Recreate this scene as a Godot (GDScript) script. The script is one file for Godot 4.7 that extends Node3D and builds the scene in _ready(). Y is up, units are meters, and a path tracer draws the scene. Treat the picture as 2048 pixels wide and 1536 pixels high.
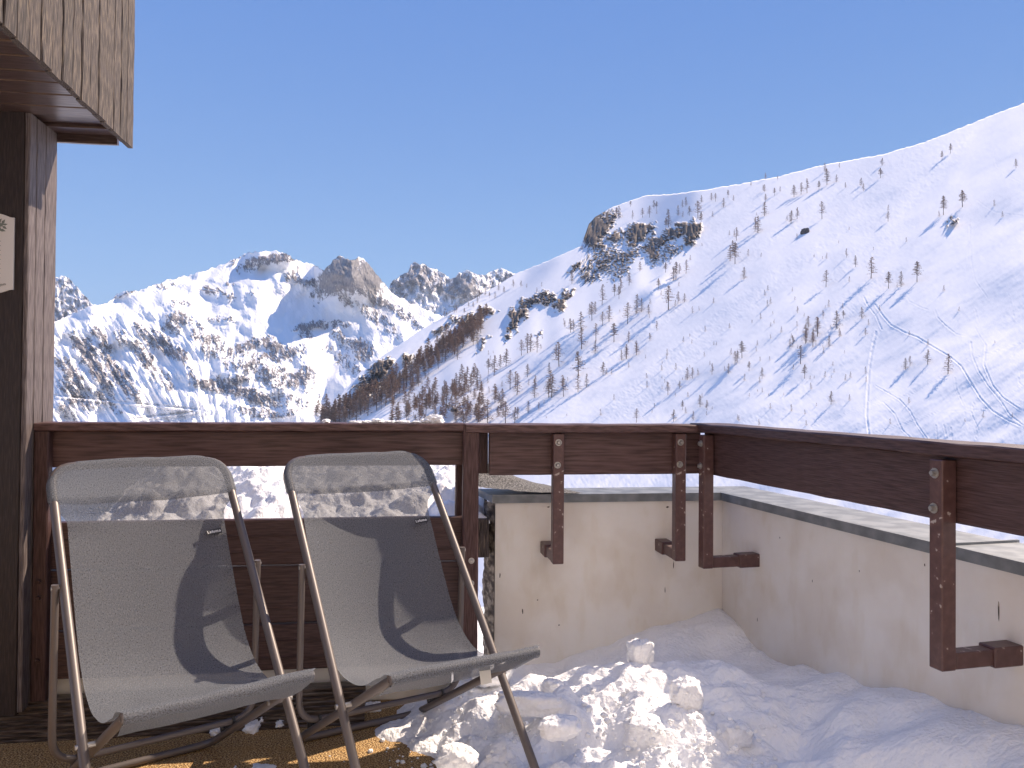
extends Node3D
# Sunny roof terrace in the mountains: two deck chairs, timber fence, parapet, snow, larch slope and peaks.

const F := 1600.0            # focal length in pixels of the 2048 px wide photograph
const EYE := Vector3(0, 1.16, 0)
const K := 0.93              # distance scale of fence and parapet, from what touches the terrace floor
var cam_basis := Basis()
var M := {}                  # materials
var taken := {}
var rng := RandomNumberGenerator.new()


func _ready():
	rng.seed = 7
	# ---------------------------------------------------------------- camera, sky, sun, exposure
	cam_basis = Basis(Vector3.RIGHT, atan(20.0 / F)) * Basis(Vector3.BACK, 0.0075)
	var cam := Camera3D.new()
	cam.name = "camera"
	cam.transform = Transform3D(cam_basis, EYE)
	cam.fov = rad_to_deg(2.0 * atan(768.0 / F))
	cam.near = 0.05
	cam.far = 30000.0
	add_child(cam)
	cam.current = true

	var env := Environment.new()
	env.background_mode = Environment.BG_SKY
	var sky := Sky.new()
	var sm := ProceduralSkyMaterial.new()
	sm.sky_top_color = Color(0.064, 0.143, 0.37).linear_to_srgb()
	sm.sky_horizon_color = Color(0.25, 0.40, 0.575).linear_to_srgb()
	sm.sky_curve = 0.15
	sm.ground_bottom_color = Color(0.5, 0.53, 0.6).linear_to_srgb()
	sm.ground_horizon_color = Color(0.55, 0.6, 0.7).linear_to_srgb()
	sm.sun_angle_max = 1.0
	sky.sky_material = sm
	env.sky = sky
	env.tonemap_mode = Environment.TONE_MAPPER_LINEAR
	env.tonemap_exposure = 1.9
	env.fog_enabled = true
	env.fog_density = 0.00005
	env.fog_light_color = Color(0.80, 0.87, 0.97)
	env.sdfgi_enabled = true
	env.ssao_enabled = true
	env.ssil_enabled = true
	var we := WorldEnvironment.new()
	we.name = "world_environment"
	we.environment = env
	add_child(we)

	var sun := DirectionalLight3D.new()
	sun.name = "sun"
	var az := deg_to_rad(51.5)
	var el := deg_to_rad(43.0)
	var to_sun := Vector3(sin(az) * cos(el), sin(el), -cos(az) * cos(el))
	sun.look_at_from_position(Vector3.ZERO, -to_sun, Vector3.UP)
	sun.light_energy = 1.34
	sun.light_color = Color(1.0, 0.915, 0.82)
	sun.light_angular_distance = 0.5
	sun.shadow_enabled = true
	add_child(sun)

	make_materials()
	# ---------------------------------------------------------------- terrain
	build_ground()
	build_hill()
	build_mountains()
	# ---------------------------------------------------------------- terrace
	build_floor()
	build_walls()
	build_fence()
	build_railings()
	build_house()
	build_snow()
	# ---------------------------------------------------------------- things
	build_chairs()
	build_thermometer()
	build_trees()


# ==================================================================== helpers
func ray(px: float, py: float) -> Vector3:
	return cam_basis * Vector3((px - 1024.0) / F, (768.0 - py) / F, -1.0)


func on_plane(px: float, py: float, n: Vector3, through: Vector3) -> Vector3:
	var r := ray(px, py)
	return EYE + r * (n.dot(through - EYE) / n.dot(r))


func at_height(px: float, py: float, y: float) -> Vector3:
	return on_plane(px, py, Vector3.UP, Vector3(0, y, 0))


func ky(y: float) -> float:
	return EYE.y - (EYE.y - y) * K


func numbered(called: String) -> String:
	if not taken.has(called):
		taken[called] = 0
		return called
	taken[called] += 1
	return "%s_%03d" % [called, taken[called]]


func tag(o: Node, label: String, category: String, group := "", kind := "") -> Node:
	if label: o.set_meta("label", label)
	if category: o.set_meta("category", category)
	if group: o.set_meta("group", group)
	if kind: o.set_meta("kind", kind)
	return o


func thing(called: String, label: String, category: String, at := Vector3.ZERO, turn := 0.0, group := "") -> Node3D:
	var o := Node3D.new()
	o.name = numbered(called)
	add_child(o)
	o.position = at
	o.rotation.y = turn
	tag(o, label, category, group)
	return o


func part(called: String, mesh: Mesh, m: Material, parent: Node = self, at := Vector3.ZERO) -> MeshInstance3D:
	var o := MeshInstance3D.new()
	o.name = numbered(called) if parent == self else called
	o.mesh = mesh
	o.material_override = m
	parent.add_child(o, true)
	o.position = at
	return o


func fresh() -> SurfaceTool:
	var st := SurfaceTool.new()
	st.begin(Mesh.PRIMITIVE_TRIANGLES)
	return st


func tri(st: SurfaceTool, a: Vector3, b: Vector3, c: Vector3, out: Vector3, na = null, nb = null, nc = null):
	# front faces run clockwise: turn the triangle so that it faces «out»
	var n := -(b - a).cross(c - a)
	if n.length_squared() < 1e-18:
		return
	if n.dot(out) < 0.0:
		var t := b
		b = c
		c = t
		var tn = nb
		nb = nc
		nc = tn
		n = -n
	n = n.normalized()
	st.set_normal(na if na != null else n)
	st.add_vertex(a)
	st.set_normal(nb if nb != null else n)
	st.add_vertex(b)
	st.set_normal(nc if nc != null else n)
	st.add_vertex(c)


func quad(st: SurfaceTool, a: Vector3, b: Vector3, c: Vector3, d: Vector3, out: Vector3):
	tri(st, a, b, c, out)
	tri(st, a, c, d, out)


# a box between two corners with chamfered edges
func add_box(st: SurfaceTool, lo: Vector3, hi: Vector3, bevel := 0.003, t := Transform3D()):
	var c := (lo + hi) * 0.5
	var h := (hi - lo) * 0.5
	var e := minf(bevel, minf(h.x, minf(h.y, h.z)) * 0.45)
	var v := {}
	for sx in [-1, 1]:
		for sy in [-1, 1]:
			for sz in [-1, 1]:
				var s := Vector3(sx, sy, sz)
				for ax in 3:
					var p := s * h
					for k in 3:
						if k != ax:
							p[k] -= s[k] * e
					v[[sx, sy, sz, ax]] = t * (c + p)
	var tb := t.basis
	for ax in 3:
		var u := (ax + 1) % 3
		var w := (ax + 2) % 3
		for s in [-1, 1]:
			var q := []
			for uv in [[-1, -1], [1, -1], [1, 1], [-1, 1]]:
				var k := [0, 0, 0]
				k[ax] = s
				k[u] = uv[0]
				k[w] = uv[1]
				q.append(v[[k[0], k[1], k[2], ax]])
			var out := Vector3.ZERO
			out[ax] = s
			quad(st, q[0], q[1], q[2], q[3], tb * out)
		# edges along ax
		for su in [-1, 1]:
			for sw in [-1, 1]:
				var k1 := [0, 0, 0]
				k1[ax] = -1
				k1[u] = su
				k1[w] = sw
				var k2 := [0, 0, 0]
				k2[ax] = 1
				k2[u] = su
				k2[w] = sw
				var out2 := Vector3.ZERO
				out2[u] = su
				out2[w] = sw
				quad(st, v[[k1[0], k1[1], k1[2], u]], v[[k2[0], k2[1], k2[2], u]], v[[k2[0], k2[1], k2[2], w]], v[[k1[0], k1[1], k1[2], w]], tb * out2)
	for sx in [-1, 1]:
		for sy in [-1, 1]:
			for sz in [-1, 1]:
				tri(st, v[[sx, sy, sz, 0]], v[[sx, sy, sz, 1]], v[[sx, sy, sz, 2]], tb * Vector3(sx, sy, sz))


func box_mesh(lo: Vector3, hi: Vector3, bevel := 0.003) -> ArrayMesh:
	var st := fresh()
	add_box(st, lo, hi, bevel)
	return st.commit()


# a board with slightly uneven faces and worn edges: length along x
func board_mesh(lo: Vector3, hi: Vector3, bevel := 0.003, wobble := 0.0015, sd := 1) -> ArrayMesh:
	var n := FastNoiseLite.new()
	n.seed = sd
	n.frequency = 3.0
	var st := fresh()
	var ax := 0
	var size := hi - lo
	for k in 3:
		if size[k] > size[ax]:
			ax = k
	var segs := clampi(int(size[ax] / 0.06), 2, 40)
	var u := (ax + 1) % 3
	var w := (ax + 2) % 3
	var ring := []
	var hu: float = size[u] * 0.5
	var hw: float = size[w] * 0.5
	var e := minf(bevel, minf(hu, hw) * 0.45)
	var outline := [[hu, hw - e], [hu - e, hw], [-hu + e, hw], [-hu, hw - e], [-hu, -hw + e], [-hu + e, -hw], [hu - e, -hw], [hu, -hw + e]]
	for i in segs + 1:
		var r := []
		for k in 8:
			var p := (lo + hi) * 0.5
			p[ax] = lerpf(lo[ax], hi[ax], float(i) / segs)
			var q: Array = outline[k]
			var du := n.get_noise_3d(p[ax] * 8.0, k * 3.1, sd * 7.7) * wobble
			var dw := n.get_noise_3d(p[ax] * 8.0, k * 3.1 + 50.0, sd * 7.7) * wobble
			p[u] += q[0] + du
			p[w] += q[1] + dw
			r.append(p)
		ring.append(r)
	for i in segs:
		for k in 8:
			var k2 := (k + 1) % 8
			var out := Vector3.ZERO
			out[u] = outline[k][0] / hu + outline[k2][0] / hu
			out[w] = outline[k][1] / hw + outline[k2][1] / hw
			quad(st, ring[i][k], ring[i + 1][k], ring[i + 1][k2], ring[i][k2], out)
	for s in [0, segs]:
		var c := Vector3.ZERO
		for k in 8:
			c += ring[s][k] / 8.0
		var out3 := Vector3.ZERO
		out3[ax] = -1.0 if s == 0 else 1.0
		for k in 8:
			tri(st, c, ring[s][k], ring[s][(k + 1) % 8], out3)
	return st.commit()


# a round tube along points
func add_tube(st: SurfaceTool, pts: Array, radius, sides := 12, caps := true):
	var rings := []
	var normals := []
	var n := pts.size()
	var side := Vector3.ZERO
	for i in n:
		var a: Vector3 = pts[maxi(i - 1, 0)]
		var b: Vector3 = pts[mini(i + 1, n - 1)]
		var d := (b - a).normalized()
		if side == Vector3.ZERO:
			side = d.cross(Vector3.UP)
			if side.length() < 0.05:
				side = d.cross(Vector3.RIGHT)
		side = (side - d * side.dot(d)).normalized()
		var up := side.cross(d).normalized()
		var r: float = radius[i] if radius is Array else radius
		var ring := []
		var nr := []
		for k in sides:
			var t := TAU * k / sides
			var o := side * cos(t) + up * sin(t)
			ring.append(pts[i] + o * r)
			nr.append(o)
		rings.append(ring)
		normals.append(nr)
	for i in n - 1:
		for k in sides:
			var k2 := (k + 1) % sides
			var o: Vector3 = normals[i][k] + normals[i][k2]
			tri(st, rings[i][k], rings[i + 1][k], rings[i + 1][k2], o, normals[i][k], normals[i + 1][k], normals[i + 1][k2])
			tri(st, rings[i][k], rings[i + 1][k2], rings[i][k2], o, normals[i][k], normals[i + 1][k2], normals[i][k2])
	if caps:
		for e in [0, n - 1]:
			var d2: Vector3 = (pts[0] - pts[1]) if e == 0 else (pts[n - 1] - pts[n - 2])
			for k in sides:
				tri(st, pts[e], rings[e][k], rings[e][(k + 1) % sides], d2)


# rounds the inner corners of a path
func rounded(pts: Array, r: float, steps := 6) -> Array:
	var out := [pts[0]]
	for i in range(1, pts.size() - 1):
		var p: Vector3 = pts[i]
		var a: Vector3 = p + (pts[i - 1] - p).normalized() * r
		var b: Vector3 = p + (pts[i + 1] - p).normalized() * r
		for k in steps + 1:
			var t := float(k) / steps
			out.append(a.lerp(p, t).lerp(p.lerp(b, t), t))
	out.append(pts[-1])
	return out


# a grid of points as one smooth mesh; rows x cols, with optional colours
func grid_mesh(pts: PackedVector3Array, rows: int, cols: int, colors := PackedColorArray(), facing := Vector3.UP) -> ArrayMesh:
	var nor := PackedVector3Array()
	nor.resize(pts.size())
	for j in rows:
		for i in cols:
			var a := pts[j * cols + mini(i + 1, cols - 1)] - pts[j * cols + maxi(i - 1, 0)]
			var b := pts[mini(j + 1, rows - 1) * cols + i] - pts[maxi(j - 1, 0) * cols + i]
			nor[j * cols + i] = a.cross(b).normalized()
	var mid := nor[(rows / 2) * cols + cols / 2]
	var flip := mid.dot(facing) < 0.0
	if flip:
		for i in nor.size():
			nor[i] = -nor[i]
	var idx := PackedInt32Array()
	idx.resize((rows - 1) * (cols - 1) * 6)
	var w := 0
	for j in rows - 1:
		for i in cols - 1:
			var a2 := j * cols + i
			var b2 := a2 + 1
			var c2 := a2 + cols
			var d2 := c2 + 1
			if flip:
				idx[w] = a2; idx[w + 1] = b2; idx[w + 2] = d2
				idx[w + 3] = a2; idx[w + 4] = d2; idx[w + 5] = c2
			else:
				idx[w] = a2; idx[w + 1] = d2; idx[w + 2] = b2
				idx[w + 3] = a2; idx[w + 4] = c2; idx[w + 5] = d2
			w += 6
	var arr := []
	arr.resize(Mesh.ARRAY_MAX)
	arr[Mesh.ARRAY_VERTEX] = pts
	arr[Mesh.ARRAY_NORMAL] = nor
	arr[Mesh.ARRAY_INDEX] = idx
	if colors.size():
		arr[Mesh.ARRAY_COLOR] = colors
	var m := ArrayMesh.new()
	m.add_surface_from_arrays(Mesh.PRIMITIVE_TRIANGLES, arr)
	return m


# value at x of a line through [x, y] points
func along(line: Array, x: float) -> float:
	if x <= line[0][0]:
		return line[0][1]
	for i in range(1, line.size()):
		if x <= line[i][0]:
			return lerpf(line[i - 1][1], line[i][1], (x - line[i - 1][0]) / (line[i][0] - line[i - 1][0]))
	return line[-1][1]


func noise(sd: int, freq: float, octaves := 4, kind := FastNoiseLite.TYPE_SIMPLEX_SMOOTH, fractal := FastNoiseLite.FRACTAL_FBM) -> FastNoiseLite:
	var n := FastNoiseLite.new()
	n.seed = sd
	n.frequency = freq
	n.noise_type = kind
	n.fractal_type = fractal
	n.fractal_octaves = octaves
	return n


func lin(r: float, g: float, b: float, a := 1.0) -> Color:
	var c := Color(r, g, b).linear_to_srgb()
	c.a = a
	return c


# noise picture with colours between «stops» (linear values)
func noise_tex(sd: int, freq: float, stops: Array, size := 512, octaves := 4, normal := false, kind := FastNoiseLite.TYPE_SIMPLEX_SMOOTH) -> NoiseTexture2D:
	var t := NoiseTexture2D.new()
	t.width = size
	t.height = size
	t.seamless = true
	t.noise = noise(sd, freq, octaves, kind)
	if normal:
		t.as_normal_map = true
		t.bump_strength = 6.0
	elif stops.size():
		var g := Gradient.new()
		var off := PackedFloat32Array()
		var col := PackedColorArray()
		for s in stops:
			off.append(s[0])
			col.append(s[1])
		g.offsets = off
		g.colors = col
		t.color_ramp = g
	return t


func mat(called: String, color: Color, rough := 0.8, metal := 0.0) -> StandardMaterial3D:
	var m := StandardMaterial3D.new()
	m.resource_name = called
	m.albedo_color = color
	m.roughness = rough
	m.metallic = metal
	M[called] = m
	return m


func textured(called: String, tex: Texture2D, scale: Vector3, rough := 0.8, bump: Texture2D = null, depth := 0.1, world := false) -> StandardMaterial3D:
	var m := mat(called, Color.WHITE, rough)
	m.albedo_texture = tex
	m.uv1_triplanar = true
	m.uv1_world_triplanar = world
	m.uv1_scale = scale
	if bump:
		m.heightmap_enabled = true
		m.heightmap_texture = bump
		m.heightmap_scale = depth
	return m


func make_materials():
	var grain := noise_tex(11, 0.02, [], 512, 5)
	# stained timber of the fence: dark red brown with paler worn streaks along the grain
	for v in 6:
		var f: float = [1.0, 0.82, 1.2, 0.92, 1.1, 0.88][v]
		var t := noise_tex(21 + v, 0.018, [[0.22, lin(0.046 * f, 0.023 * f, 0.021 * f)], [0.42, lin(0.072 * f, 0.037 * f, 0.034 * f)], [0.62, lin(0.090 * f, 0.048 * f, 0.045 * f)], [0.85, lin(0.108 * f, 0.064 * f, 0.060 * f)]], 512, 6)
		var m := textured("stained_timber_%d" % v, t, Vector3([1.2, 0.7, 1.6, 0.9, 0.5, 1.3][v], [16.0, 11.0, 9.0, 20.0, 8.0, 13.0][v], 14.0), 0.5, grain, 0.05)
		m.uv1_offset = Vector3(v * 0.37, v * 0.61, v * 0.13)
		m.metallic_specular = 0.45
		var mv := textured("stained_upright_%d" % v, t, Vector3(16.0, 1.2, 16.0), 0.55, grain, 0.06)
		mv.metallic_specular = 0.4
	# weathered grey cladding
	for v in 3:
		var f: float = [1.0, 0.85, 1.12][v]
		var t := noise_tex(31 + v, 0.02, [[0.3, lin(0.022 * f, 0.017 * f, 0.016 * f)], [0.47, lin(0.062 * f, 0.049 * f, 0.045 * f)], [0.62, lin(0.088 * f, 0.070 * f, 0.064 * f)], [0.78, lin(0.22 * f, 0.17 * f, 0.12 * f)]], 512, 6)
		textured("weathered_timber_%d" % v, t, Vector3(22.0, 1.1, 22.0), 0.85, grain, 0.15)
	var t2 := noise_tex(41, 0.02, [[0.3, lin(0.068, 0.052, 0.050)], [0.5, lin(0.108, 0.086, 0.083)], [0.7, lin(0.155, 0.128, 0.122)]], 512, 6)
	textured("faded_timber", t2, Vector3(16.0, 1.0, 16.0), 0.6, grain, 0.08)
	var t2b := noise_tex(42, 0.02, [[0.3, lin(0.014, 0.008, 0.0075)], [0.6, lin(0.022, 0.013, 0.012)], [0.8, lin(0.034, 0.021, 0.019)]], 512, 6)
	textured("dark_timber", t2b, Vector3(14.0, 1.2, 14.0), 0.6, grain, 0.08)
	var t3 := noise_tex(43, 0.02, [[0.3, lin(0.045, 0.027, 0.024)], [0.6, lin(0.075, 0.048, 0.043)], [0.8, lin(0.11, 0.075, 0.066)]], 512, 5)
	var so := textured("soffit_timber", t3, Vector3(0.8, 9.0, 9.0), 0.3, grain, 0.03)
	so.metallic_specular = 0.6
	# painted render of the parapet, with faint yellowish weathering
	var pl := noise_tex(51, 0.006, [[0.25, lin(0.74, 0.69, 0.62)], [0.5, lin(0.80, 0.765, 0.71)], [0.75, lin(0.82, 0.795, 0.75)]], 512, 5)
	textured("white_render", pl, Vector3(0.9, 0.9, 0.9), 0.9, noise_tex(52, 0.03, [], 512, 5), 0.12, true)
	var wr: StandardMaterial3D = M.white_render
	wr.detail_enabled = true
	wr.detail_blend_mode = BaseMaterial3D.BLEND_MODE_MUL
	wr.detail_uv_layer = BaseMaterial3D.DETAIL_UV_2
	wr.uv2_triplanar = true
	wr.uv2_world_triplanar = true
	wr.uv2_scale = Vector3(0.9, 0.3, 0.9)
	wr.detail_albedo = noise_tex(50, 0.02, [[0.2, lin(0.95, 0.93, 0.89)], [0.36, lin(0.99, 0.985, 0.975)], [0.6, lin(1, 1, 1)]], 512, 5)
	var bk := noise_tex(53, 0.02, [[0.3, lin(0.05, 0.04, 0.035)], [0.55, lin(0.17, 0.14, 0.11)], [0.75, lin(0.42, 0.37, 0.30)]], 256, 5)
	textured("broken_render", bk, Vector3(5, 5, 5), 0.95, noise_tex(54, 0.03, [], 256, 5), 0.6)
	# metal coping
	var cp := noise_tex(55, 0.012, [[0.3, lin(0.15, 0.165, 0.175)], [0.55, lin(0.20, 0.218, 0.23)], [0.75, lin(0.25, 0.265, 0.275)]], 512, 5)
	var cm := textured("zinc", cp, Vector3(1.5, 1.5, 1.5), 0.5)
	cm.metallic = 0.15
	var ft := noise_tex(56, 0.11, [[0.3, lin(0.04, 0.039, 0.038)], [0.5, lin(0.11, 0.105, 0.10)], [0.7, lin(0.27, 0.26, 0.245)]], 512, 3)
	textured("mineral_felt", ft, Vector3(1.6, 1.6, 1.6), 0.95, noise_tex(57, 0.11, [], 512, 3), 0.25)
	# painted steel of the brackets, worn to pale undercoat here and there
	var pt := noise_tex(58, 0.022, [[0.0, lin(0.075, 0.036, 0.033)], [0.55, lin(0.10, 0.050, 0.045)], [0.82, lin(0.12, 0.062, 0.055)], [0.86, lin(0.40, 0.34, 0.30)]], 512, 3)
	var pm := textured("painted_steel", pt, Vector3(2.5, 2.5, 2.5), 0.42)
	pm.metallic_specular = 0.5
	mat("bolt_steel", lin(0.42, 0.40, 0.37), 0.4, 0.7)
	mat("rust", lin(0.20, 0.075, 0.025), 0.9)
	mat("bare_paint", lin(0.55, 0.50, 0.44), 0.8)
	# floor: ochre grit
	var gr := noise_tex(61, 0.16, [[0.22, lin(0.08, 0.038, 0.017)], [0.42, lin(0.31, 0.175, 0.06)], [0.58, lin(0.50, 0.31, 0.115)], [0.78, lin(0.70, 0.53, 0.30)]], 512, 2)
	var gm := textured("ochre_grit", gr, Vector3(1.7, 1.7, 1.7), 0.8, noise_tex(62, 0.16, [], 512, 2), 0.5, true)
	gm.metallic_specular = 0.5
	var wet := noise_tex(63, 0.02, [[0.3, lin(0.03, 0.021, 0.016)], [0.6, lin(0.075, 0.053, 0.04)], [0.8, lin(0.15, 0.115, 0.09)]], 512, 5)
	textured("wet_timber", wet, Vector3(1, 9, 9), 0.28, grain, 0.05)
	# snow
	var sn := textured("snow", noise_tex(71, 0.01, [[0.3, lin(0.89, 0.90, 0.92)], [0.7, lin(0.94, 0.945, 0.955)]], 256, 4), Vector3(2, 2, 2), 0.7, noise_tex(72, 0.06, [], 512, 4), 0.5, true)
	sn.metallic_specular = 0.3
	var terr := mat("terrain", Color.WHITE, 0.8)
	terr.vertex_color_use_as_albedo = true
	terr.metallic_specular = 0.2
	mat("far_snow", lin(0.90, 0.89, 0.885), 0.8)
	# chairs
	var tb := mat("taupe_tube", lin(0.125, 0.104, 0.096), 0.45, 0.2)
	tb.metallic_specular = 0.6
	var fb := textured("grey_mesh", noise_tex(81, 0.30, [[0.25, lin(0.075, 0.083, 0.10)], [0.5, lin(0.13, 0.142, 0.165)], [0.75, lin(0.21, 0.225, 0.25)]], 512, 1), Vector3(1.6, 1.6, 1.6), 0.85, noise_tex(82, 0.30, [], 512, 1), 0.06)
	fb.albedo_color = Color(1, 1, 1, 0.72)
	fb.transparency = BaseMaterial3D.TRANSPARENCY_ALPHA
	fb.cull_mode = BaseMaterial3D.CULL_DISABLED
	fb.backlight_enabled = true
	fb.backlight = lin(0.06, 0.063, 0.07)
	mat("black_plastic", lin(0.02, 0.02, 0.022), 0.5)
	mat("white_print", lin(0.75, 0.75, 0.75), 0.7)
	mat("label_paper", lin(0.62, 0.60, 0.54), 0.8)
	# thermometer
	mat("enamel", lin(0.62, 0.60, 0.58), 0.35)
	mat("grey_print", lin(0.16, 0.18, 0.16), 0.7)
	mat("dark_print", lin(0.03, 0.03, 0.03), 0.7)
	mat("red_print", lin(0.30, 0.01, 0.02), 0.5)
	mat("scale_print", lin(0.30, 0.29, 0.28), 0.7)
	# trees
	var cr := mat("larch_twigs", lin(0.33, 0.225, 0.165), 0.95)
	cr.cull_mode = BaseMaterial3D.CULL_DISABLED
	var cr2 := mat("larch_twigs_grey", lin(0.31, 0.23, 0.18), 0.95)
	cr2.cull_mode = BaseMaterial3D.CULL_DISABLED
	mat("larch_bark", lin(0.16, 0.12, 0.10), 0.95)
	var rk := textured("boulder_rock", noise_tex(91, 0.03, [[0.3, lin(0.06, 0.055, 0.055)], [0.7, lin(0.22, 0.19, 0.17)]], 256, 5), Vector3(0.3, 0.3, 0.3), 0.95)
	rk.metallic_specular = 0.2


# ==================================================================== terrain
func build_ground():
	var pm := PlaneMesh.new()
	pm.size = Vector2(24000, 24000)
	var g := part("ground", pm, M.far_snow, self, Vector3(0, -330, 0))
	tag(g, "", "", "", "structure")


# The slope: y = m x + k depth + c, metres seen from the eye, plus relief e
const HM := 0.45
const HK := 0.35
const HC := -170.0
const HILL_TOP := [[540, 925], [600, 872], [640, 838], [680, 792], [720, 745], [780, 702], [830, 668], [880, 638], [960, 590], [1035, 546], [1100, 520], [1162, 492], [1170, 470], [1178, 448], [1190, 434], [1220, 416], [1260, 402], [1295, 390], [1340, 389], [1400, 381], [1480, 368], [1560, 352], [1640, 331], [1690, 322], [1760, 310], [1850, 284], [1920, 256], [1980, 232], [2048, 206], [2150, 168], [2320, 112]]
# rock on the slope: centre x, y, half length, half height, angle in degrees, strength
const HILL_ROCK := [
	[1190, 462, 20, 34, 12, 1.1], [1207, 445, 26, 14, -35, 0.75], [1276, 466, 26, 16, -32, 1.0], [1288, 452, 16, 9, 0, 0.9], [1316, 482, 36, 9, -26, 0.9], [1303, 500, 9, 20, 0, 1.0], [1352, 462, 20, 8, -25, 0.9], [1382, 462, 15, 19, 0, 1.2],
	[1232, 474, 10, 16, 25, 0.8], [1252, 512, 34, 13, -22, 0.62], [1206, 518, 30, 24, -40, 0.5], [1180, 540, 22, 18, -40, 0.45], [1240, 540, 26, 14, -30, 0.45], [1330, 505, 32, 14, -30, 0.5], [1152, 532, 12, 7, -50, 0.9],
	[1118, 607, 16, 9, -40, 0.9], [1135, 588, 12, 6, -20, 0.8], [1066, 600, 14, 8, -30, 0.75], [1036, 632, 26, 10, -50, 1.0], [1018, 664, 18, 6, -55, 0.8], [1048, 606, 20, 9, -30, 0.6], [1092, 596, 14, 12, 0, 0.6],
	[955, 638, 26, 9, -40, 0.85], [972, 620, 12, 8, 0, 0.8], [934, 640, 12, 7, -40, 0.7], [963, 694, 14, 4, -55, 0.6], [972, 678, 6, 5, 0, 0.7], [1080, 668, 9, 3, -30, 0.5],
	[760, 738, 26, 14, -30, 0.85], [740, 762, 24, 16, -30, 0.6], [815, 712, 8, 7, 0, 0.8], [905, 640, 18, 5, -30, 0.5], [880, 660, 14, 6, -30, 0.55], [728, 780, 18, 16, -50, 0.7],
	[902, 816, 5, 6, -30, 0.9], [1908, 443, 8, 3, -30, 0.62]]
# ski tracks and animal trails: width in px, depth in metres, points
const TRACKS := [
	[3.2, 0.55, [[1752, 664], [1744, 700], [1738, 740], [1735, 790], [1733, 830], [1738, 872]]],
	[2.4, 0.4, [[1727, 592], [1736, 612], [1752, 632], [1764, 660]]], [2.6, 0.5, [[1750, 608], [1766, 632], [1782, 650], [1810, 665], [1836, 675], [1868, 695], [1898, 712], [1922, 732], [1940, 762], [1960, 795], [1985, 822], [2015, 840], [2040, 852]]],
	[2.2, 0.4, [[1942, 684], [1944, 710], [1956, 740], [1975, 770], [2000, 800], [2020, 830], [2046, 850]]], [2.4, 0.45, [[1972, 690], [1968, 730], [1985, 770], [2005, 795], [2040, 818]]],
	[2.0, 0.4, [[1752, 772], [1775, 785], [1800, 800], [1820, 822], [1835, 850], [1856, 880]]], [2.0, 0.35, [[1766, 804], [1790, 828], [1805, 860], [1822, 876]]],
	[2.0, 0.35, [[1870, 620], [1876, 636], [1892, 652], [1912, 668], [1928, 672]]], [1.8, 0.3, [[1940, 450], [1942, 520], [1950, 560], [1975, 595]]], [1.8, 0.3, [[1810, 588], [1818, 602], [1840, 614], [1858, 620]]],
	[1.8, 0.3, [[1950, 618], [1956, 640], [1952, 660], [1962, 676], [1972, 690]]], [1.6, 0.3, [[1910, 755], [1912, 775], [1920, 795], [1928, 812]]], [1.8, 0.3, [[1948, 805], [1944, 830], [1956, 855], [1952, 880]]],
	[1.8, 0.35, [[1872, 850], [1875, 880]]], [1.8, 0.35, [[1888, 850], [1894, 878]]], [1.8, 0.35, [[1902, 855], [1905, 882]]], [1.6, 0.3, [[2040, 745], [2038, 765], [2048, 775]]], [1.6, 0.3, [[1540, 540], [1548, 560], [1556, 566]]],
	[1.6, 0.3, [[1985, 290], [1992, 330], [2010, 350], [2048, 368]]], [1.6, 0.25, [[2018, 590], [2024, 615], [2030, 640]]], [1.6, 0.3, [[1953, 400], [1990, 425], [2048, 432]]],
	[1.4, 0.28, [[1596, 862], [1650, 846], [1700, 822], [1760, 806], [1830, 785], [1900, 740], [1960, 712], [2048, 684]]], [1.4, 0.28, [[1750, 865], [1830, 840], [1880, 822], [1940, 822], [2000, 812], [2060, 798]]],
	[1.3, 0.22, [[1640, 870], [1700, 830], [1745, 800], [1800, 770]]], [1.3, 0.22, [[1930, 860], [1990, 800], [2048, 770]]], [1.3, 0.2, [[1560, 500], [1640, 470], [1700, 470], [1780, 480]]]]
# big forms: crest line of a rib; to its upper left the ground drops into a gully
var hn := {}


func blob_field(list: Array, x: float, y: float) -> float:
	var v := 0.0
	for b in list:
		var dx: float = x - b[0]
		var dy: float = y - b[1]
		var reach: float = maxf(b[2], b[3]) * 1.7
		if absf(dx) > reach or absf(dy) > reach:
			continue
		var a := deg_to_rad(b[4])
		var u: float = (dx * cos(a) + dy * sin(a)) / b[2]
		var w: float = (-dx * sin(a) + dy * cos(a)) / b[3]
		var r := sqrt(u * u + w * w)
		v = maxf(v, b[5] * (1.0 - smoothstep(0.55, 1.6, r)))
	return v


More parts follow.
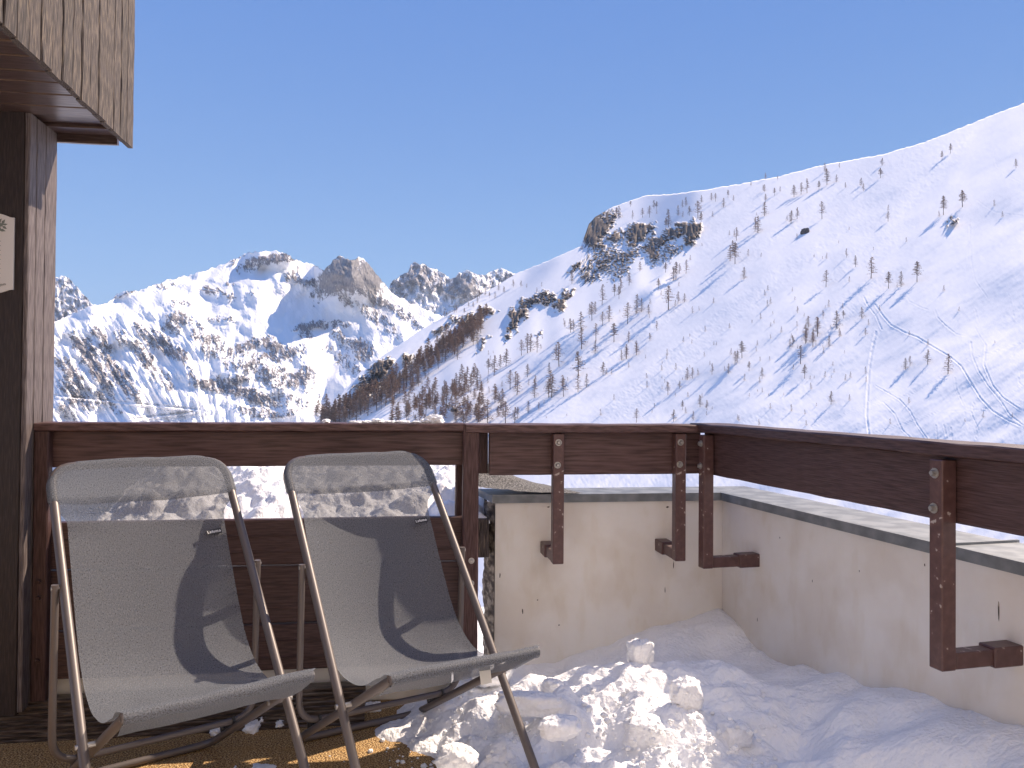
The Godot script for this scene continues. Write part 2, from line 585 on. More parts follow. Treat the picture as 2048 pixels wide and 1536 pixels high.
# relief in metres (x) and how rocky the spot is (y)
func hill_relief(x: float, y: float) -> Vector2:
	var down := -x * 0.8 + y * 0.6     # along the fall line
	var across := x * 0.6 + y * 0.8
	var e := 0.0
	# a rib from (1400, 495) to (880, 840): behind it the flank drops away
	var u := (x - 1400.0) * 0.553 + (y - 495.0) * 0.833
	var t := clampf((1400.0 - x) / 520.0, -0.2, 1.2)
	var wig: float = hn.big.get_noise_2d(x * 0.8, 30.0) * 22.0
	u += wig
	var flank: float = smoothstep(0.0, -85.0, u) * (1.0 - smoothstep(-0.25, 0.02, -t)) 
	e -= 26.0 * flank * smoothstep(0.0, 0.12, t + 0.06)
	e += 4.0 * exp(-u * u / 500.0) * smoothstep(0.0, 0.2, t)
	# second flank below the belt of larches on the spur
	var u2 := (x - 1010.0) * 0.60 + (y - 640.0) * 0.80
	e -= 9.0 * smoothstep(-4.0, -34.0, u2) * (1.0 - smoothstep(-34.0, -80.0, u2)) * smoothstep(1130.0, 1040.0, x)
	# broad swells and runnels down the fall line
	e += hn.big.get_noise_2d(down * 0.35, across) * 3.0
	e += hn.mid.get_noise_2d(down * 0.16, across) * 0.65
	e += hn.fine.get_noise_2d(down * 0.22, across) * 0.13
	e += hn.fine.get_noise_2d(x, y + 900.0) * 0.05
	# lumpy avalanche debris in strips down the slope
	var strip: float = smoothstep(0.0, 0.28, hn.strip.get_noise_2d(down * 0.12, across) + 0.10) * smoothstep(1020.0, 1240.0, x + (y - 700.0) * 0.9)
	strip *= 1.0 - 0.6 * smoothstep(0.0, 60.0, (x - 1690.0) * 0.75 + (y - 620.0) * 0.66)
	e += strip * (hn.lump.get_noise_2d(x, y) * 0.085 + hn.fine.get_noise_2d(x * 0.8, y * 0.8 + 200.0) * 0.08)
	# smooth run between the debris
	# rock
	var wx: float = hn.mid.get_noise_2d(x * 1.6, y * 1.6 + 70.0) * 14.0 + hn.fine.get_noise_2d(x, y + 40.0) * 5.0
	var wy: float = hn.mid.get_noise_2d(x * 1.6 + 300.0, y * 1.6) * 12.0 + hn.fine.get_noise_2d(x + 90.0, y) * 5.0
	var b := blob_field(HILL_ROCK, x + wx, y + wy)
	var rock := 0.0
	if b > 0.02:
		var n: float = hn.rock.get_noise_2d(x + y * 0.5, y * 1.5 - x * 0.6) * 0.6 + hn.rock2.get_noise_2d(x, y * 1.3) * 0.75
		rock = smoothstep(0.42, 0.52, b * 0.74 + n * 0.62)
		var face: float = smoothstep(0.3, 0.9, b)
		e += rock * (1.2 + hn.rock.get_noise_2d(x * 1.3, y * 0.35 + 300.0) * 2.6) + face * 2.2
	return Vector2(e, rock)


func hill_depth(px: float, py: float, e: float) -> float:
	var r := ray(px, py)
	return minf((HC + e) / minf(r.y / -r.z - HM * r.x / -r.z - HK, -0.03), 3200.0)


func hill_point(px: float, py: float) -> Vector3:
	var r := ray(px, py)
	return EYE + r / -r.z * hill_depth(px, py, hill_relief(px, py).x)


func build_hill():
	hn.big = noise(101, 0.006, 3)
	hn.mid = noise(102, 0.022, 3)
	hn.fine = noise(103, 0.09, 3)
	hn.strip = noise(104, 0.011, 2)
	hn.lump = noise(105, 0.16, 2)
	hn.rock = noise(106, 0.055, 4, FastNoiseLite.TYPE_SIMPLEX_SMOOTH, FastNoiseLite.FRACTAL_RIDGED)
	hn.rock2 = noise(107, 0.2, 2)
	hn.tone = noise(108, 0.05, 3)
	var step := 2.0
	var x0 := 540.0
	var cols := 880
	var rows := 330
	var tail := 60
	var back := 4
	var all := rows + tail + back
	# track depth on a pixel grid
	var tw := 1800
	var th := 720
	var track := PackedFloat32Array()
	track.resize(tw * th)
	for t in TRACKS:
		var p: Array = t[2]
		var w: float = t[0] * 0.8
		for i in p.size() - 1:
			var a := Vector2(p[i][0], p[i][1])
			var b := Vector2(p[i + 1][0], p[i + 1][1])
			var n := maxi(int(a.distance_to(b)), 1)
			for k in n:
				var q := a.lerp(b, float(k) / n)
				for oy in range(-5, 6):
					for ox in range(-5, 6):
						var c := Vector2(floorf(q.x) + ox, floorf(q.y) + oy)
						var cx := int(c.x) - 540
						var cy := int(c.y) - 240
						if cx < 0 or cy < 0 or cx >= tw or cy >= th:
							continue
						var dd := c.distance_to(q) / w
						if dd < 2.2:
							var v: float = -t[1] * 0.36 * exp(-dd * dd * 1.4) + t[1] * 0.22 * exp(-(dd - 1.5) * (dd - 1.5) * 4.0)
							if absf(v) > absf(track[cy * tw + cx]):
								track[cy * tw + cx] = v
	var pts := PackedVector3Array()
	var cl := PackedColorArray()
	pts.resize(all * cols)
	cl.resize(all * cols)
	var snow := Color(0.90, 0.89, 0.885)
	for i in cols:
		var x := x0 + i * step
		var top: float = along(HILL_TOP, x) + hn.fine.get_noise_2d(x * 0.7, 5.0) * 1.6
		for j in rows + tail:
			var y: float
			if j < rows:
				y = lerpf(top, 902.0 if top < 850.0 else top + 52.0, pow(float(j) / (rows - 1), 1.0))
			else:
				y = (902.0 if top < 850.0 else top + 52.0) + (j - rows + 1) * 5.2
			var re := hill_relief(x, y)
			var e := re.x
			var cy := int(y) - 240
			if cy >= 0 and cy < th - 1:
				var cx := int(x) - 540
				if cx < tw:
					e += lerpf(track[cy * tw + cx], track[(cy + 1) * tw + cx], y - floorf(y))
			var r := ray(x, y)
			var d := hill_depth(x, y, e)
			var at := (j + back) * cols + i
			pts[at] = EYE + r / -r.z * d
			var c := snow
			if re.y > 0.0:
				var tn: float = hn.tone.get_noise_2d(x * 1.4, y) * 0.5 + 0.5
				c = snow.lerp(Color(0.10, 0.088, 0.082).lerp(Color(0.34, 0.26, 0.185), tn * tn), re.y)
			cl[at] = c
		# the far side behind the skyline
		var p: Vector3 = pts[back * cols + i]
		for j in back:
			var f := float(back - j) / back
			pts[j * cols + i] = p + Vector3(p.x * 0.12 * f + 30.0 * f, -60.0 * f * f - 14.0 * f, p.z * 0.25 * f)
			cl[j * cols + i] = snow
	var o := part("hillside", grid_mesh(pts, all, cols, cl, Vector3(0, 1, 0.3)), M.terrain)
	tag(o, "", "", "", "structure")


# ---------------------------------------------------------------- far mountains
func build_range(called: String, top: Array, x0: float, x1: float, step: float, bottom: float, rows: int, plane: Vector3, shape: Callable):
	var cols := int((x1 - x0) / step) + 1
	var back := 3
	var pts := PackedVector3Array()
	var cl := PackedColorArray()
	pts.resize((rows + back) * cols)
	cl.resize((rows + back) * cols)
	var jag := noise(131, 0.06, 4)
	var snow := Color(0.92, 0.91, 0.905)
	for i in cols:
		var x := x0 + i * step
		var ty := along(top, x)
		ty += jag.get_noise_2d(x, ty) * 5.0
		for j in rows:
			var y := lerpf(ty, bottom, float(j) / (rows - 1))
			var s: Array = shape.call(x, y)
			var r := ray(x, y)
			var d: float = (plane.z + s[0]) / minf(r.y / -r.z - plane.x * r.x / -r.z - plane.y, -0.05)
			var at := (j + back) * cols + i
			pts[at] = EYE + r / -r.z * d
			cl[at] = snow.lerp(s[2], s[1])
		var p: Vector3 = pts[back * cols + i]
		for j in back:
			var f := float(back - j) / back
			pts[j * cols + i] = p + Vector3(p.x * 0.2 * f, -p.length() * 0.08 * f, p.z * 0.2 * f)
			cl[j * cols + i] = snow
	var o := part(called, grid_mesh(pts, rows + back, cols, cl, Vector3(0, 1, 0.4)), M.terrain)
	tag(o, "", "", "", "structure")


const MASSIF_TOP := [[-260, 690], [-100, 668], [60, 650], [110, 642], [150, 624], [185, 610], [215, 606], [232, 590], [252, 582], [275, 583], [330, 561], [400, 545], [440, 531], [478, 514], [500, 505], [520, 503], [548, 503], [572, 506], [584, 516], [600, 523], [630, 530], [648, 540], [658, 528], [672, 516], [680, 510], [690, 518], [700, 521], [716, 514], [730, 521], [745, 536], [756, 552], [768, 566], [785, 588], [820, 605], [860, 622], [900, 640], [980, 690], [1060, 740]]
# rock on the massif: centre, half sizes, angle, strength
const MASSIF_ROCK := [
	[540, 518, 48, 9, -4, 1.05], [512, 526, 34, 7, -14, 0.8], [498, 536, 26, 8, -14, 0.75], [570, 514, 16, 8, 14, 1.0], [470, 520, 26, 5, -28, 0.5], [600, 560, 34, 10, 20, 0.75], [585, 548, 24, 7, -45, 0.6], [615, 566, 26, 9, 8, 0.85],
	[690, 548, 38, 34, 0, 1.5], [735, 552, 34, 30, 35, 1.4], [665, 562, 26, 26, -30, 1.4], [640, 580, 20, 12, -30, 0.9], [705, 572, 60, 14, 8, 1.1], [690, 600, 22, 16, 50, 0.6], [745, 592, 50, 12, 32, 0.85], [790, 618, 50, 9, 34, 0.7], [640, 600, 26, 10, -40, 0.5], [760, 640, 60, 14, 38, 0.62], [820, 640, 40, 10, 30, 0.5],
	[245, 588, 20, 5, -25, 0.7], [262, 580, 14, 4, 0, 0.7], [330, 572, 20, 5, -10, 0.55], [355, 608, 30, 8, -5, 0.5], [440, 588, 40, 10, 14, 0.58], [470, 570, 20, 5, 0, 0.5], [500, 590, 14, 5, -20, 0.5],
	[360, 636, 26, 12, 14, 0.95], [338, 646, 18, 10, -30, 0.7], [352, 658, 14, 16, 60, 0.75], [440, 638, 34, 6, 0, 0.5], [205, 680, 32, 10, 55, 0.9], [180, 690, 30, 9, 40, 0.75], [245, 680, 24, 12, 60, 0.6], [290, 670, 34, 9, 50, 0.7], [330, 690, 40, 14, 50, 0.85], [350, 705, 28, 14, 30, 0.9], [290, 715, 40, 12, 55, 0.85], [170, 710, 50, 12, 58, 1.0], [195, 740, 60, 13, 58, 0.95], [235, 750, 60, 11, 58, 0.9], [140, 745, 40, 16, 50, 0.85], [260, 770, 50, 10, 58, 0.75], [150, 790, 46, 16, 40, 0.7], [210, 800, 50, 10, 40, 0.6], [330, 760, 40, 12, 55, 0.55], [380, 745, 50, 6, 62, 0.55], [135, 825, 34, 10, 50, 0.6], [300, 740, 30, 8, 58, 0.6],
	[400, 668, 26, 18, 40, 0.6], [425, 690, 30, 24, 50, 0.68], [500, 690, 50, 9, -16, 0.9], [555, 695, 50, 10, 20, 0.9], [540, 712, 60, 10, 0, 0.7], [460, 720, 34, 18, 40, 0.55], [520, 735, 60, 14, 10, 0.7], [440, 775, 60, 11, 14, 0.95], [500, 790, 60, 13, 22, 0.9], [560, 760, 50, 18, 0, 0.65], [600, 755, 30, 16, -30, 0.9], [470, 760, 40, 12, 0, 0.7], [560, 800, 50, 20, 10, 0.55], [590, 820, 40, 12, -20, 0.5], [520, 825, 50, 10, 10, 0.75], [600, 700, 14, 22, 50, 0.5], [620, 760, 12, 30, 10, 0.5],
	[620, 652, 34, 8, -8, 0.95], [660, 648, 40, 8, 4, 0.75], [612, 668, 16, 8, 10, 0.85], [690, 680, 40, 12, 40, 0.6], [720, 700, 30, 14, 45, 0.95], [735, 690, 26, 8, 48, 0.7], [690, 720, 26, 20, 40, 0.55], [710, 740, 20, 12, 20, 0.6], [630, 800, 10, 40, 20, 0.4], [650, 690, 20, 10, 30, 0.45]]
var mn := {}


func massif_shape(x: float, y: float) -> Array:
	# the left part runs down to the right in ribs; the middle and right parts straight down
	var lean := 0.85 * (1.0 - smoothstep(330.0, 480.0, x)) - 0.25 * smoothstep(620.0, 760.0, x)
	var across := x - (y - 700.0) * lean * 0.75
	var down := y + (x - 300.0) * lean * 0.4
	var e: float = mn.big.get_noise_2d(x, y) * 48.0
	var low := smoothstep(600.0, 680.0, y)
	var rib: float = mn.rib.get_noise_2d(across, down * 0.18)
	e += rib * (11.0 * clampf(lean, 0.0, 0.8) + 3.0) * low + mn.mid.get_noise_2d(across, down * 0.7) * 3.5
	e += mn.fine.get_noise_2d(x, y) * 1.6
	# the tower and the summit cap stand out of the snow
	var tw: float = clampf(1.0 - absf(x - 703.0) / 74.0, 0.0, 1.0)
	var base := 588.0 + 22.0 * tw
	e += 210.0 * sqrt(tw) * (1.0 - smoothstep(base - 62.0, base + 30.0, y)) 
	e += 60.0 * smoothstep(470.0, 520.0, x) * (1.0 - smoothstep(575.0, 605.0, x)) * (1.0 - smoothstep(515.0, 542.0, y))
	# the hollow to the left of the tower and the gully below it
	e -= 60.0 * exp(-pow((x - 625.0) / 60.0, 2.0) - pow((y - 640.0) / 60.0, 2.0))
	e -= 75.0 * exp(-pow((x - 655.0 + (y - 760.0) * 0.25) / 34.0, 2.0)) * smoothstep(650.0, 740.0, y)
	# a road cut into the lower slope
	for rd in [[110.0, 794.0, 400.0, 823.0], [260.0, 842.0, 392.0, 826.0]]:
		if x > rd[0] and x < rd[2]:
			var ry: float = lerpf(rd[1], rd[3], (x - rd[0]) / (rd[2] - rd[0]))
			var q := (y - ry) / 2.0
			e += 7.0 * exp(-q * q) - 7.0 * exp(-(q + 2.0) * (q + 2.0))
	var b := blob_field(MASSIF_ROCK, x + mn.mid.get_noise_2d(x, y + 60.0) * 9.0, y + mn.mid.get_noise_2d(x + 400.0, y) * 8.0)
	var rock := 0.0
	var c := Color(0.2, 0.18, 0.18)
	var n: float = mn.speck.get_noise_2d(across * 1.3, down * 0.5) * 0.8 + mn.speck2.get_noise_2d(across, down * 0.7) * 0.8
	rock = smoothstep(0.36, 0.46, b * 0.64 + n * 0.56 * minf(1.0, b * 1.6 + 0.1) - 0.035)
	e += rock * (4.0 + 6.0 * mn.speck.get_noise_2d(across * 0.7, down * 0.5)) + b * 8.0
	if rock > 0.0:
		var tn: float = clampf(mn.tone.get_noise_2d(x, y) * 0.9 + 0.5, 0.0, 1.0)
		c = Color(0.14, 0.13, 0.14).lerp(Color(0.27, 0.245, 0.24), tn)
		if tw > 0.0 and y < base + 14.0:
			c = c.lerp(Color(0.17, 0.16, 0.16).lerp(Color(0.36, 0.34, 0.32), clampf(mn.speck2.get_noise_2d(x * 1.5, y * 0.35) + 0.5, 0.0, 1.0)), 0.75)
	return [e, rock, c]


func peak_shape(x: float, y: float) -> Array:
	var e: float = mn.rib.get_noise_2d(x * 1.1, y * 0.8) * 45.0 + mn.mid.get_noise_2d(x * 1.4, y * 0.9) * 35.0 + mn.fine.get_noise_2d(x, y) * 8.0
	# facets of the two right-hand peaks, and a snow basin between them
	if x > 600.0:
		e += 110.0 * maxf(0.0, 1.0 - absf(x - 838.0) / 62.0) * (1.0 - smoothstep(560.0, 605.0, y))
		e += 150.0 * maxf(0.0, 1.0 - absf(x - 936.0) / 44.0) * (1.0 - smoothstep(575.0, 615.0, y))
	var b := 0.0
	if x > 600.0:
		b = blob_field([[830, 550, 40, 26, 20, 1.0], [860, 560, 40, 22, 30, 0.8], [800, 572, 20, 22, 0, 0.9], [925, 572, 26, 24, 30, 1.15], [905, 580, 14, 20, 0, 0.9], [975, 560, 40, 20, 20, 0.6], [1010, 556, 30, 16, 0, 0.6], [890, 562, 20, 14, 0, 0.5], [950, 590, 24, 16, 40, 0.9]], x, y)
	else:
		b = 0.55 + 0.25 * smoothstep(590.0, 640.0, y)
	var n: float = mn.speck.get_noise_2d(x * 1.2, y * 0.8 + 500.0) * 0.8 + mn.speck2.get_noise_2d(x, y) * 0.5
	var rock: float = smoothstep(0.36, 0.52, b * 0.60 + n * 0.55)
	var tn: float = clampf(mn.tone.get_noise_2d(x, y) * 0.8 + 0.5, 0.0, 1.0)
	return [e + rock * 8.0, rock, Color(0.20, 0.185, 0.19).lerp(Color(0.34, 0.31, 0.30), tn)]


func build_mountains():
	mn.big = noise(111, 0.008, 3)
	mn.rib = noise(112, 0.035, 3, FastNoiseLite.TYPE_SIMPLEX_SMOOTH, FastNoiseLite.FRACTAL_RIDGED)
	mn.mid = noise(113, 0.045, 4)
	mn.fine = noise(114, 0.2, 3)
	mn.speck = noise(115, 0.085, 4)
	mn.speck2 = noise(116, 0.3, 2)
	mn.tone = noise(117, 0.04, 4)
	build_range("mountain", MASSIF_TOP, -200.0, 980.0, 1.6, 905.0, 240, Vector3(-0.1, 0.45, -1144.0), massif_shape)
	# a snowy peak to the left behind the massif, and three behind its right shoulder
	build_range("far_peak", [[-260, 640], [-60, 590], [60, 566], [110, 556], [122, 552], [136, 554], [150, 570], [166, 588], [184, 608], [230, 640], [300, 690]], -200.0, 300.0, 2.0, 740.0, 90, Vector3(-0.05, 0.5, -2300.0), peak_shape)
	build_range("far_peak", [[700, 640], [760, 596], [776, 578], [786, 562], [800, 552], [815, 545], [822, 530], [830, 524], [840, 530], [850, 527], [862, 536], [876, 541], [890, 548], [900, 558], [908, 556], [918, 546], [934, 540], [944, 543], [956, 552], [972, 548], [990, 540], [1004, 536], [1020, 542], [1040, 552], [1080, 580], [1160, 640]], 700.0, 1160.0, 1.6, 700.0, 110, Vector3(-0.05, 0.5, -2200.0), peak_shape)


# ==================================================================== terrace
# frame of the fence: x along it to the right, z towards the camera; frame of the right-hand railing: x towards the camera, z inwards
var FF := Transform3D(Basis(Vector3.UP, 0.1487), Vector3(-1.76 * K, 0, -3.0 * K))
var RF := Transform3D(Basis(Vector3.UP, -1.3057), Vector3(-1.76 * K, 0, -3.0 * K) + Basis(Vector3.UP, 0.1487) * Vector3(2.584 * K, 0, 0))
const CORNER := 2.584 * K
const BACK_IN := -0.186      # inner face of the back parapet, in the fence's frame
const RIGHT_IN := -0.195     # inner face of the right parapet, in the railing's frame


func prism(st: SurfaceTool, poly: Array, y0: float, y1: float):
	var c := Vector3.ZERO
	for p in poly:
		c += p / poly.size()
	for i in poly.size():
		var a: Vector3 = poly[i]
		var b: Vector3 = poly[(i + 1) % poly.size()]
		var out := (a + b) * 0.5 - c
		out.y = 0
		quad(st, Vector3(a.x, y0, a.z), Vector3(b.x, y0, b.z), Vector3(b.x, y1, b.z), Vector3(a.x, y1, a.z), out)
	for i in range(1, poly.size() - 1):
		for s in [[y0, Vector3.DOWN], [y1, Vector3.UP]]:
			var q := []
			for k in [0, i, i + 1]:
				q.append(Vector3(poly[k].x, s[0], poly[k].z))
			tri(st, q[0], q[1], q[2], s[1])


# where the line z = a of the fence's frame meets the line z = b of the railing's frame
func meet(a: float, b: float) -> Vector3:
	var p := FF * Vector3(0, 0, a)
	var d := FF.basis.x
	var n := RF.basis.z
	return p + d * (n.dot(RF * Vector3(0, 0, b) - p) / n.dot(d))


func build_floor():
	var st := fresh()
	prism(st, [FF * Vector3(-2.0, 0, -0.12), FF * Vector3(1.5, 0, -0.12), meet(-0.12, -0.12), RF * Vector3(3.2, 0, -0.12), FF * Vector3(-2.0, 0, 4.5)], -0.35, 0.0)
	var o := part("terrace_floor", st.commit(), M.ochre_grit)
	tag(o, "", "", "", "structure")
	# ribbed timber edging along the foot of the fence
	var k := thing("timber_edging", "wet ribbed timber edging along the foot of the fence", "edging", FF.origin, 0.1487)
	for i in 9:
		var f := i / 8.0
		var y := lerpf(0.095, 0.008, f)
		var z := lerpf(0.035, 0.14, f)
		part("rib", board_mesh(Vector3(-0.42, y - 0.02, z - 0.006), Vector3(1.12, y, z + 0.0055), 0.003, 0.003, 300 + i), M.wet_timber, k)
	part("base_board", board_mesh(Vector3(-0.42, 0.002, -0.03), Vector3(1.12, 0.093, 0.026), 0.004, 0.003, 320), M.wet_timber, k)
	# pale upstand behind the lowest plank
	var up := part("concrete_upstand", box_mesh(Vector3(-0.2, 0.001, -0.11), Vector3(1.44, 0.30, -0.062), 0.006), M.white_render, self)
	up.transform = FF
	tag(up, "pale concrete upstand behind the lowest fence plank", "upstand")


func build_walls():
	# back parapet
	var end_x := 1.709 * K + 0.03
	var inner := meet(BACK_IN, RIGHT_IN)
	var outer := meet(BACK_IN - 0.21, RIGHT_IN - 0.21)
	var w := thing("parapet_wall", "white parapet wall behind the railing with a broken left end", "wall", FF * Vector3(end_x, 0, BACK_IN))
	var base := w.position
	var top := 0.722
	var st := fresh()
	prism(st, [FF * Vector3(end_x, 0, BACK_IN) - base, inner - base, outer - base, FF * Vector3(end_x, 0, BACK_IN - 0.21) - base], -0.3, top)
	part("wall_face", st.commit(), M.white_render, w)
	# ragged broken end: crumbled edge of render
	var rn := noise(201, 6.0, 4)
	var rows := 90
	var cols := 14
	var pts := PackedVector3Array()
	for j in rows:
		for i in cols:
			var y := lerpf(-0.05, top + 0.001, float(j) / (rows - 1))
			var t := float(i) / (cols - 1)
			var x := end_x - 0.003 - 0.018 * sin(t * PI) - (rn.get_noise_2d(y * 1.6, t * 0.25) * 0.012 + 0.010 + rn.get_noise_2d(y * 6.0, t * 2.0) * 0.006) * smoothstep(0.0, 0.25, t)
			pts.append(FF * Vector3(x, y, BACK_IN + 0.0015 - t * 0.205) - base)
	part("broken_edge", grid_mesh(pts, rows, cols, PackedColorArray(), -FF.basis.x), M.broken_render, w)
	# coping of the back parapet
	var ci := meet(BACK_IN + 0.012, RIGHT_IN + 0.012)
	var co := meet(BACK_IN - 0.225, RIGHT_IN - 0.225)
	var left_in := FF * Vector3(end_x - 0.015, 0, BACK_IN + 0.012)
	var left_out := FF * Vector3(end_x - 0.05, 0, BACK_IN - 0.225)
	st = fresh()
	prism(st, [left_in - base, ci - base, co - base, left_out - base], top + 0.003, top + 0.031)
	var cop := part("coping", st.commit(), M.zinc, w)
	# turned-down lip
	st = fresh()
	prism(st, [FF * Vector3(end_x - 0.015, 0, BACK_IN + 0.015) - base, meet(BACK_IN + 0.015, RIGHT_IN + 0.015) - base, ci - base, left_in - base], top + 0.001, top + 0.034)
	part("lip", st.commit(), M.zinc, cop)
	# marks in the paint: chips and a hairline
	for c in [[1045, 1222, 0.003, 0.014], [1097, 1014, 0.006, 0.003], [1335, 1014, 0.008, 0.004], [1330, 1180, 0.002, 0.016], [1347, 1130, 0.002, 0.02], [1075, 1200, 0.003, 0.003], [1118, 1250, 0.003, 0.004], [1000, 1150, 0.004, 0.012]]:
		var p := on_plane(c[0], c[1], FF.basis.z, FF * Vector3(0, 0, BACK_IN))
		var chip := part("paint_chip", chip_mesh(c[2], c[3], int(c[0])), M.broken_render, w)
		chip.transform = Transform3D(FF.basis, p - base + FF.basis.z * 0.0008)

	# right parapet
	var r := thing("parapet_wall", "long white parapet wall under the side railing running towards the terrace front", "wall", inner)
	base = inner
	var far := 3.4
	st = fresh()
	prism(st, [Vector3.ZERO + RF.basis.x * 0.0005, RF * Vector3(far, 0, RIGHT_IN) - base, RF * Vector3(far, 0, RIGHT_IN - 0.21) - base, outer - base + RF.basis.x * 0.0005], -0.3, top)
	part("wall_face", st.commit(), M.white_render, r)
	var seams := [0.0, 1.12 * K, 2.3, far]
	for i in 3:
		var a: float = seams[i] + 0.001
		var b: float = seams[i + 1] - 0.001
		var p0: Vector3 = (ci if i == 0 else RF * Vector3(a, 0, RIGHT_IN + 0.012)) + RF.basis.x * 0.001
		var p3: Vector3 = (co if i == 0 else RF * Vector3(a, 0, RIGHT_IN - 0.225)) + RF.basis.x * 0.001
		var lift := 0.0025 if i == 1 else 0.0
		st = fresh()
		prism(st, [p0 - base, RF * Vector3(b, 0, RIGHT_IN + 0.012) - base, RF * Vector3(b, 0, RIGHT_IN - 0.225) - base, p3 - base], top + 0.003 + lift, top + 0.031 + lift)
		var c2 := part("coping", st.commit(), M.zinc, r)
		st = fresh()
		prism(st, [p0 + RF.basis.z * 0.003 - base, RF * Vector3(b, 0, RIGHT_IN + 0.015) - base, RF * Vector3(b, 0, RIGHT_IN + 0.0122) - base, p0 + RF.basis.z * 0.0002 - base], top + 0.001 + lift, top + 0.034 + lift)
		part("lip", st.commit(), M.zinc, c2)
		if i > 0:
			# overlapping seam strip
			st = fresh()
			prism(st, [RF * Vector3(a - 0.006, 0, RIGHT_IN + 0.010) - base, RF * Vector3(a + 0.004, 0, RIGHT_IN + 0.010) - base, RF * Vector3(a + 0.004, 0, RIGHT_IN - 0.232) - base, RF * Vector3(a - 0.006, 0, RIGHT_IN - 0.232) - base], top + 0.028, top + 0.040)
			part("seam", st.commit(), M.zinc, c2)
	for c in [[1560, 1075, 0.003, 0.004], [1625, 1162, 0.002, 0.008], [1515, 1240, 0.002, 0.01], [1998, 1220, 0.003, 0.03], [1850, 1130, 0.003, 0.005], [1719, 1142, 0.002, 0.004]]:
		var p := on_plane(c[0], c[1], RF.basis.z, RF * Vector3(0, 0, RIGHT_IN))
		var chip := part("paint_chip", chip_mesh(c[2], c[3], int(c[0])), M.broken_render, r)
		chip.transform = Transform3D(RF.basis, p - base + RF.basis.z * 0.0008)

	# a strip of mineral felt turned up over the end of the coping
	var fn := noise(205, 5.0, 3)
	pts = PackedVector3Array()
	rows = 22
	cols = 40
	for j in rows:
		for i in cols:
			var u := float(i) / (cols - 1)
			var v := float(j) / (rows - 1)
			var x := lerpf(1.555, 1.98 - 0.10 * v, u)
			var z := lerpf(BACK_IN + 0.004 - 0.01 * (1.0 - u), BACK_IN - 0.34, v)
			var hump := 0.10 * pow(1.0 - u, 1.3) * smoothstep(0.0, 0.75, v) + 0.03 * (1.0 - u) * (1.0 - u)
			pts.append(FF * Vector3(x, top + 0.036 + hump + fn.get_noise_2d(x * 2.0, z * 2.0) * 0.008 * (1.0 - u), z))
	for i in pts.size():
		pts[i] -= FF * Vector3(1.72, top + 0.03, BACK_IN)
	var felt := part("roofing_felt", grid_mesh(pts, rows, cols), M.mineral_felt, self, FF * Vector3(1.72, top + 0.03, BACK_IN))
	tag(felt, "crumpled strip of grey gritty roofing felt on the end of the wall coping", "roofing felt")
	# timber offcut stuck in the gap beside the broken wall end
	var oc := part("timber_offcut", board_mesh(Vector3(-0.026, -0.075, -0.05), Vector3(0.026, 0.075, 0.05), 0.006, 0.008, 77), M.weathered_timber_2, self, FF * Vector3(1.568, 0.585, BACK_IN - 0.03))
	oc.rotation.y = 0.1487
	tag(oc, "weathered timber block wedged beside the broken end of the white wall", "timber block")


func chip_mesh(w: float, h: float, sd: int) -> ArrayMesh:
	var st := fresh()
	var r := RandomNumberGenerator.new()
	r.seed = sd
	var ring := []
	for k in 9:
		var t := TAU * k / 9.0
		var f := r.randf_range(0.5, 1.1)
		ring.append(Vector3(cos(t) * w * f, sin(t) * h * f, 0.0))
	for k in 9:
		tri(st, Vector3(0, 0, 0.0012), ring[k], ring[(k + 1) % 9], Vector3.BACK)
	return st.commit()


func bolt_mesh(r := 0.009, h := 0.009) -> ArrayMesh:
	# hexagonal head on a washer, along +z
	var st := fresh()
	add_tube(st, [Vector3.ZERO, Vector3(0, 0, 0.0025)], r * 1.5, 14)
	add_tube(st, [Vector3(0, 0, 0.0025), Vector3(0, 0, h), Vector3(0, 0, h + 0.002)], [r, r, r * 0.7], 6)
	return st.commit()


